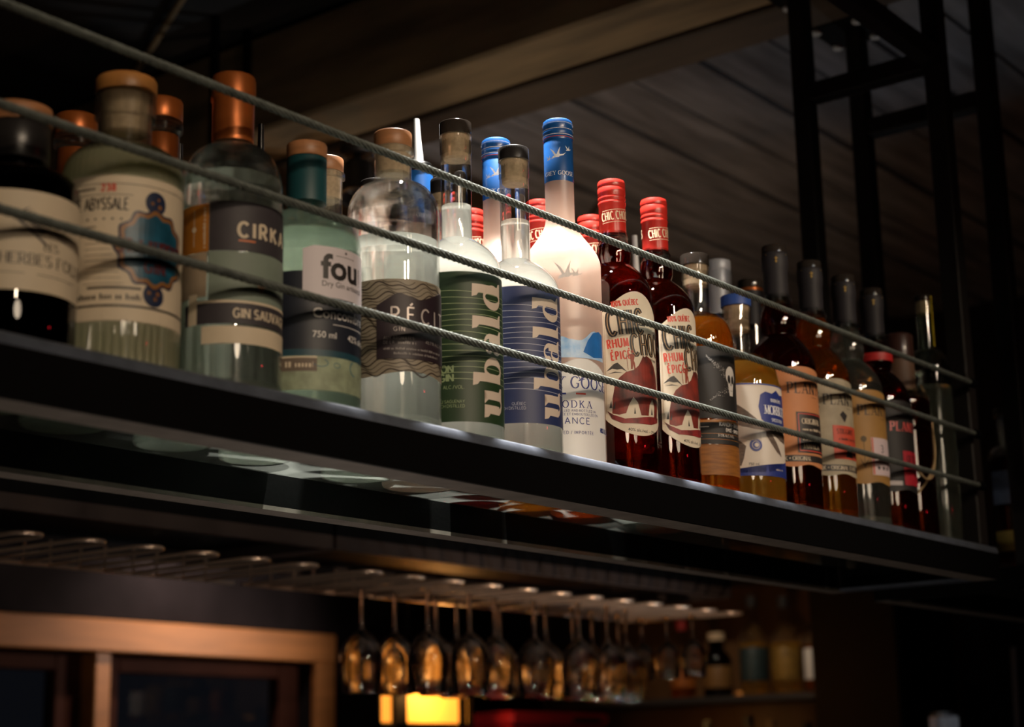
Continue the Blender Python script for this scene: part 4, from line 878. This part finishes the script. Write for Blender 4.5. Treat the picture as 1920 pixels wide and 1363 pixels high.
plain('golden_bottle', 'amber rum in the back row, its orange base glowing through the glass', .272, .206, .0345, .14, .17, .0140, .20, L_AMBER, .15, black_top(.215))
plain('white_pourer_bottle', 'clear bottle with pale pourer spout between the two red-capped rums', .362, .180, .0345, .20, .235, .0130, .275, L_GIN, .2, pour_top(.275, .062, mat('pale_spout', (0.7, 0.72, 0.74), .3), .0034))
def grey_top(b):
    g = mat('silver_grey_capsule', (0.36, 0.38, 0.42), .45, .3); b.cyl('capsule', [(.0150, .252), (.0153, .254), (.0152, .282), (.0158, .286), (.0166, .292), (.0166, .303), (.0158, .307)], g); b.cap('stopper', .0156, .307, .3205, g)
plain('grey_capsule_bottle', 'bottle with silver-grey capsule behind the blue stopper', .474, .134, .0365, .17, .205, .0145, .256, L_AMBER, .2, grey_top)
def dark_top(b):
    b.cyl('capsule', [(.0148, .256), (.0150, .258), (.0150, .286), (.0160, .292), (.0160, .303)], mat('graphite_capsule', (.026, .024, .028), .55, spec=.3)); b.cap('stopper', .0156, .303, .316, BCL); b.cyl('copper_band', [(.0161, .3), (.0163, .301), (.0161, .304)], M_COPPER)
plain('dark_capsule_bottle', 'bottle with dark capsule and copper band just left of the bulbous-necked rums', .562, .140, .0365, .17, .21, .0145, .26, L_AMBER, .22, dark_top)
plain('amber_bottle', 'amber bottle in the back row under the dark capsule bottles', .452, .214, .0330, .14, .17, .014, .2, L_AMBER, .15, black_top(.215))
plain('amber_bottle', 'amber bottle in the back row behind the map-label rum', .640, .205, .034, .14, .17, .014, .2, L_RED, .15, black_top(.215))
b = plain('shelf_end_bottle', 'amber bottle with blue neck label on the second shelf beyond the posts', 1.205, .075, .033, .15, .18, .0155, .225, L_RED, .16, lambda b: b.cap('stopper', .0175, .225, .238, BCL), group=None)
sheet(b.root, 'label', mat('blue_grey_paper', (0.12, 0.16, 0.26), .6, noise=.4, nscale=60), .033, 150, 330, .09, .14); sheet(b.root, 'lower_label', mat('yellow_paper', (0.45, 0.33, 0.08), .6, noise=.5, nscale=60), .033, 150, 330, .02, .05)
# ------------------------------------------------------------------ glass rack behind the shelf
ZR, YF, YB = .04, 1.0, 1.27
def rack(label, xs, x0, x1, hang):
    r = thing('glass_rack', label, 'rack', (x0, 1.05, ZR))
    def lb(name, a, b_, c, d, e, f, m, bev=0.0): return box(name, a-x0, b_-x0, c-1.05, d-1.05, e-ZR, f-ZR, m, r, bev)
    RIM = mat('brown_black_steel', (0.035, 0.026, 0.024), .4)
    lb('frame_bar', x0, x1, 1.05, 1.062, .078, .10, RIM); lb('frame_bar', x0, x1, 1.36, 1.372, .078, .10, RIM)
    lb('frame_bar', x0, x0+.012, 1.062, 1.36, .078, .10, RIM); lb('frame_bar', x1-.012, x1, 1.062, 1.36, .078, .10, RIM)
    lb('top_panel', x0, x1, 1.05, 1.372, .10, .24, M_STEEL)
    for xx in xs:
        w = .024
        pts = [(xx-w, YB, ZR), (xx-w, YF+w, ZR)] + [(xx-w*math.cos(math.pi*k/12), YF+w-w*1.1*math.sin(math.pi*k/12), ZR) for k in range(1, 12)] + [(xx+w, YF+w, ZR), (xx+w, YB, ZR)]
        if xx+w < x1 and xx-w > x0: pts = [(xx-w, YB, .078)] + pts + [(xx+w, YB, .078)]
        link('rail', tube_me([[(px-x0, py-1.05, pz-ZR) for px, py, pz in pts]], .0032, 8), M_BRASSROD, r)
    lb('rod', x0+.005, x1-.005, YB+.004, YB+.010, ZR-.003, ZR+.003, M_BRASSROD)
    if hang: 
        for xx in (x0+.02, x1-.05): lb('strap', xx, xx+.012, 1.30, 1.312, .24, CE, M_STEEL)
    return r
rack('black-framed glass rack with empty wire rails at the left', [-.0765+.1056*k for k in range(8)], -.15, .762, True)
rack('black-framed glass rack with hanging wine glasses', [.8147+.1053*k for k in range(12)], .772, 2.03, True)
GLS = shell_glass('wine_glass_wall', (0.98, 0.98, 0.99), 0.9, 0.01, 0.85)
def glass_me(s):
    pr = [(0, .012), (.012, .010), (.034, .0095), (.035, .0083), (.034, .0072), (.012, .0065), (.0055, .003), (.0036, -.006), (.0033, -.060), (.0042, -.068), (.010, -.075), (.022, -.084), (.032, -.098), (.0375, -.115), (.0385, -.130), (.0365, -.152), (.0325, -.180), (.0318, -.181), (.0356, -.152), (.0375, -.130), (.0365, -.115), (.031, -.099), (.021, -.086), (.009, -.078), (0, -.076)]
    return lathe_me([(r*s if abs(r) > .006 else r, z*s) for r, z in pr], 32)
GM, GMs, GBR = glass_me(1.0), glass_me(.74), None
spots = [(.972, 1.179, 1), (1.077, 1.194, 1), (1.077, 1.116, 1), (1.182, 1.185, 1), (1.287, 1.222, 1), (1.182, 1.105, 1), (1.287, 1.129, 1), (1.392, 1.200, 1), (1.392, 1.115, 1), (1.497, 1.165, 1), (1.497, 1.085, 1), (1.602, 1.175, 1), (1.602, 1.09, 1), (1.707, 1.20, 1), (1.707, 1.115, 1), (1.812, 1.205, 1), (1.918, 1.215, 0), (1.918, 1.150, 0), (1.918, 1.085, 0)]
def col_of(p):
    v = Vector((p[0], p[1], ZR)) - CAM; return v.dot(r2)/v.dot(fw)
spots.sort(key=col_of)
ORD = 'first second third fourth fifth sixth seventh eighth ninth tenth eleventh twelfth thirteenth fourteenth fifteenth sixteenth seventeenth eighteenth nineteenth'.split()
for n, (gx, gy, big) in enumerate(spots):
    o = link('wine_glass', GM if big else GMs, GLS); o.location = (gx, gy, ZR+.0032-.0060*(1 if big else .74)); o.rotation_euler = (0, 0, n*.4)
    tag(o, f"{'wine glass' if big else 'small stemmed glass'} hanging upside down, {ORD[n]} from the left under the rack", 'wine glass', 'glasses hanging in the rack')

# ------------------------------------------------------------------ lantern, red box, back bar
lan = thing('lantern', 'glowing orange lantern with dark frame behind the hanging glasses', 'lamp', (1.915, 1.98, -.172))
GLOW = mat('lit_shade', (0.9, 0.5, 0.12), .6, emit=(1.0, 0.30, 0.03), estr=1.35)
def lbx(name, a, b_, c, d, e, f, m): return box(name, a-1.915, b_-1.915, c-1.98, d-1.98, e+.172, f+.172, m, lan)
lbx('shade_pane', 1.922, 1.975, 2.0, 2.004, -.160, .005, GLOW); lbx('shade_pane', 2.018, 2.236, 2.0, 2.004, -.160, .005, GLOW); lbx('shade_pane', 2.252, 2.272, 2.0, 2.004, -.160, .005, GLOW)
for a, b_ in ((1.915, 1.922), (1.975, 2.018), (2.236, 2.252), (2.272, 2.280)): lbx('frame_post', a, b_, 1.985, 2.015, -.172, .02, M_STEEL)
lbx('frame_bottom', 1.915, 2.280, 1.985, 2.12, -.172, -.160, M_STEEL); lbx('frame_top', 1.915, 2.280, 1.985, 2.12, .006, .022, M_STEEL); lbx('back_plate', 1.915, 2.280, 2.11, 2.12, -.160, .006, M_STEEL)
lbx('side_plate', 1.915, 1.919, 2.0155, 2.11, -.160, .006, M_STEEL); lbx('stem', 2.09, 2.105, 2.05, 2.065, .022, CE, M_STEEL)
lamp('lantern_glow', 'POINT', (2.1, 1.93, -.08), 1.6, (1, .45, .12), .03)
box_r = thing('red_cool_box', 'red plastic box below the hanging glasses', 'box', (2.46, 2.0, -.55))
RED = mat('red_plastic', (0.62, 0.025, 0.05), .4)
box('body', 0, .44, 0, .3, 0, .385, RED, box_r, .012); box('lid', -.01, .45, -.01, .31, .387, .425, RED, box_r, .01); box('handle_slot', .27, .40, -.014, -.009, .395, .410, M_BLACKCAP, box_r, .001)
ct = thing('back_counter', 'dark counter along the back wall below the window', 'counter', (1.0, 1.9, FL))
box('worktop', 0, 2.2, 0, .9, 1.26, 1.30, M_WOOD2, ct, .004); box('cabinet_body', .03, 2.17, .05, .88, 0, 1.258, M_DARK, ct)
# shelves on the right-hand wall
bs = thing('back_bar_shelving', 'dark back bar shelves of bottles on the far wall', 'shelving', (3.3, 1.40, -.95))
def sb(name, a, b_, c, d, e, f, m): return box(name, a-3.3, b_-3.3, c-1.40, d-1.40, e+.95, f+.95, m, bs)
SH = mat('shelf_dark_board', (0.03, 0.03, 0.032), .5)
BK = mat('amber_back_board', (0.16, 0.075, 0.025), .55, noise=.3, nscale=6)
sb('back_board', 3.60, 3.618, 1.40, 2.5, -.95, .60, BK)
for z in (-.075, -.41, .30, -.80): sb('shelf_board', 3.30, 3.60, 1.40, 2.5, z-.018, z, SH)
sb('side_panel', 3.30, 3.60, 2.5, 2.52, -.95, .60, SH); sb('side_panel', 3.30, 3.60, 1.38, 1.40, -.95, .60, SH)
sb('plinth', 3.32, 3.60, 1.40, 2.5, FL, -.952, SH)
def bar_bottle(label, X, Y, zb, R, h, liq, glassm, lab=None, capm=None, rn=.014):
    t = thing('back_bar_bottle', label, 'bottle', (X, Y, zb+.0004), 0, 'bottles on the back bar')
    zs, zn = h*.55, h*.72
    pr = [(0, .0), (R-.004, 0), (R, .004), (R, zs)] + shoulder(R, zs, rn, zn, 'flare', 8) + [(rn, h*.9)]
    link('glass', lathe_me(pr, 28), glassm, t)
    link('liquid', lathe_me([(0, .006), (R-.001, .006), (R-.001, zs-.01), (0, zs-.01)], 28), liq, t)
    link('cap', lathe_me([(0, h*.88), (rn+.002, h*.88), (rn+.002, h-.001), (rn+.001, h), (0, h)], 24), capm or M_BLACKCAP, t)
    if lab:
        z0, z1 = zs*.25, zs*.85
        link('label', lathe_me([(R+.0002, z0), (R+.0005, z0+.001), (R+.0005, z1), (R+.0002, z1+.001)], 28), lab, t)
    return t
DK = mat('dark_teal_paper', (0.03, 0.055, 0.06), .5, noise=.5, nscale=40); OR = mat('burnt_orange_paper', (0.45, 0.13, 0.02), .5, noise=.5, nscale=40)
bar_bottle('squat brown bottle with pale stopper on the back bar, left', 3.38, 1.905, -.075, .045, .195, L_BROWN, M_AMBERG, mat('dim_gold_paper', (.2, .1, .03), .5), M_CORK, .024)
bar_bottle('dark teal labelled bottle on the back bar', 3.38, 1.775, -.075, .043, .30, L_GOLD, M_CLEAR, DK)
bar_bottle('golden bottle on the back bar beside the white label', 3.38, 1.665, -.075, .045, .29, L_GOLD, M_CLEAR, mat('dim_yellow_paper', (0.30, 0.17, 0.03), .5, noise=.5, nscale=40))
bar_bottle('white-labelled bottle at the end of the back bar shelf', 3.38, 1.560, -.075, .040, .27, L_AMBER, M_CLEAR, WHITEP)
bar_bottle('amber bottle with orange label beside the squat brown one on the back bar', 3.38, 2.03, -.075, .040, .24, L_AMBER, M_CLEAR, OR, mat('muted_red_cap', (.3, .02, .02), .4))
for k, (yy_, hh, cm) in enumerate(((1.965, .265, M_BLACKCAP), (1.815, .275, M_BLACKCAP), (1.735, .262, mat('tan_cap', (.45, .28, .12), .4)), (1.62, .25, M_BLACKCAP))):
    bar_bottle(f'{ORD[k]} bottle top from the left on the lower back bar shelf', 3.40, yy_, -.41, .038, hh, L_AMBER, M_CLEAR, OR, cm)
lamp('back_bar_strip', 'AREA', (3.42, 1.95, -.10), .35, (1, .55, .16), .02, (3.5, 1.95, -.4), size=(.03, .8))
# cabinet, counter and cup at the far right
cb = thing('tall_cabinet', 'tall dark brown cabinet below the end of the hanging shelf', 'cabinet', (3.0, 1.115, FL))
CBM = mat('dark_brown_laminate', (0.009, 0.0065, 0.006), .5, spec=.15)
box('body', .004, .28, 0, .262, 0, 2.06, CBM, cb); box('door', -.012, .002, .006, .256, .10, 2.05, CBM, cb, .002); box('handle', -.03, -.0125, .03, .04, .9, 1.1, M_STEEL, cb, .002)
sc_ = thing('side_counter', 'dark counter at the right edge under a bright cup', 'counter', (2.4, -.3, FL))
box('worktop', 0, .8, 0, 1.35, 1.48, 1.515, M_DARK, sc_, .003); box('base_cabinet', .04, .76, .03, 1.32, 0, 1.479, M_DARK, sc_)
cup = thing('glass_tumbler', 'bright upturned glass tumbler at the lower right edge', 'glass', (2.6, .83, FL+1.5155))
link('wall', lathe_me([(.026, 0), (.0265, .002), (.034, .145), (.033, .158), (.028, .163), (.031, .15), (.0235, .004)], 36), frosted_mat('white_glass', (.85, .88, .92)), cup)
link('rim', lathe_me([(.026, .158), (.030, .166), (.034, .158), (.031, .154)], 36), M_CHROME, cup)
lamp('counter_lamp', 'SPOT', (2.55, .70, .5), 16.0, (.85, .93, 1), .02, (2.6, .83, -.25), 26, .5)
link('screen_edge', box_me(2.60, 2.61, .640, .652, -.34, -.05, .001), mat('screen_edge_metal', (.10, .11, .14), .4, .5))
sc2 = bpy.data.objects['screen_edge']; sc2.rotation_euler = (math.radians(2), 0, 0); tag(sc2, 'thin slanted metal edge catching light at the far right', 'screen')
# spotlights clamped under the ceiling beam
for k, (lx, ly, tx) in enumerate(((.985, 1.325, .2), (1.0, 1.215, -.2))):
    t = thing('track_spotlight', ('black track spotlight under the ceiling beam, farther one', 'black track spotlight under the ceiling beam, nearer one')[k], 'spotlight', (lx, ly, .876))
    link('mount', lathe_me([(0, -.012), (.03, -.012), (.032, -.010), (.032, 0), (0, 0)], 24), M_BLACKCAP, t)
    link('stem', tube_me([[(0, 0, -.012), (0, 0, -.03)]], .008, 10), M_BLACKCAP, t)
    h = link('lamp_head', lathe_me([(0, .04), (.020, .038), (.028, .03), (.030, -.035), (.034, -.04), (.034, -.045), (.029, -.044), (.022, -.02), (0, -.018)], 28), M_BLACKCAP, t); h.location = (0, 0, -.062); h.rotation_euler = (tx, .25, 0)
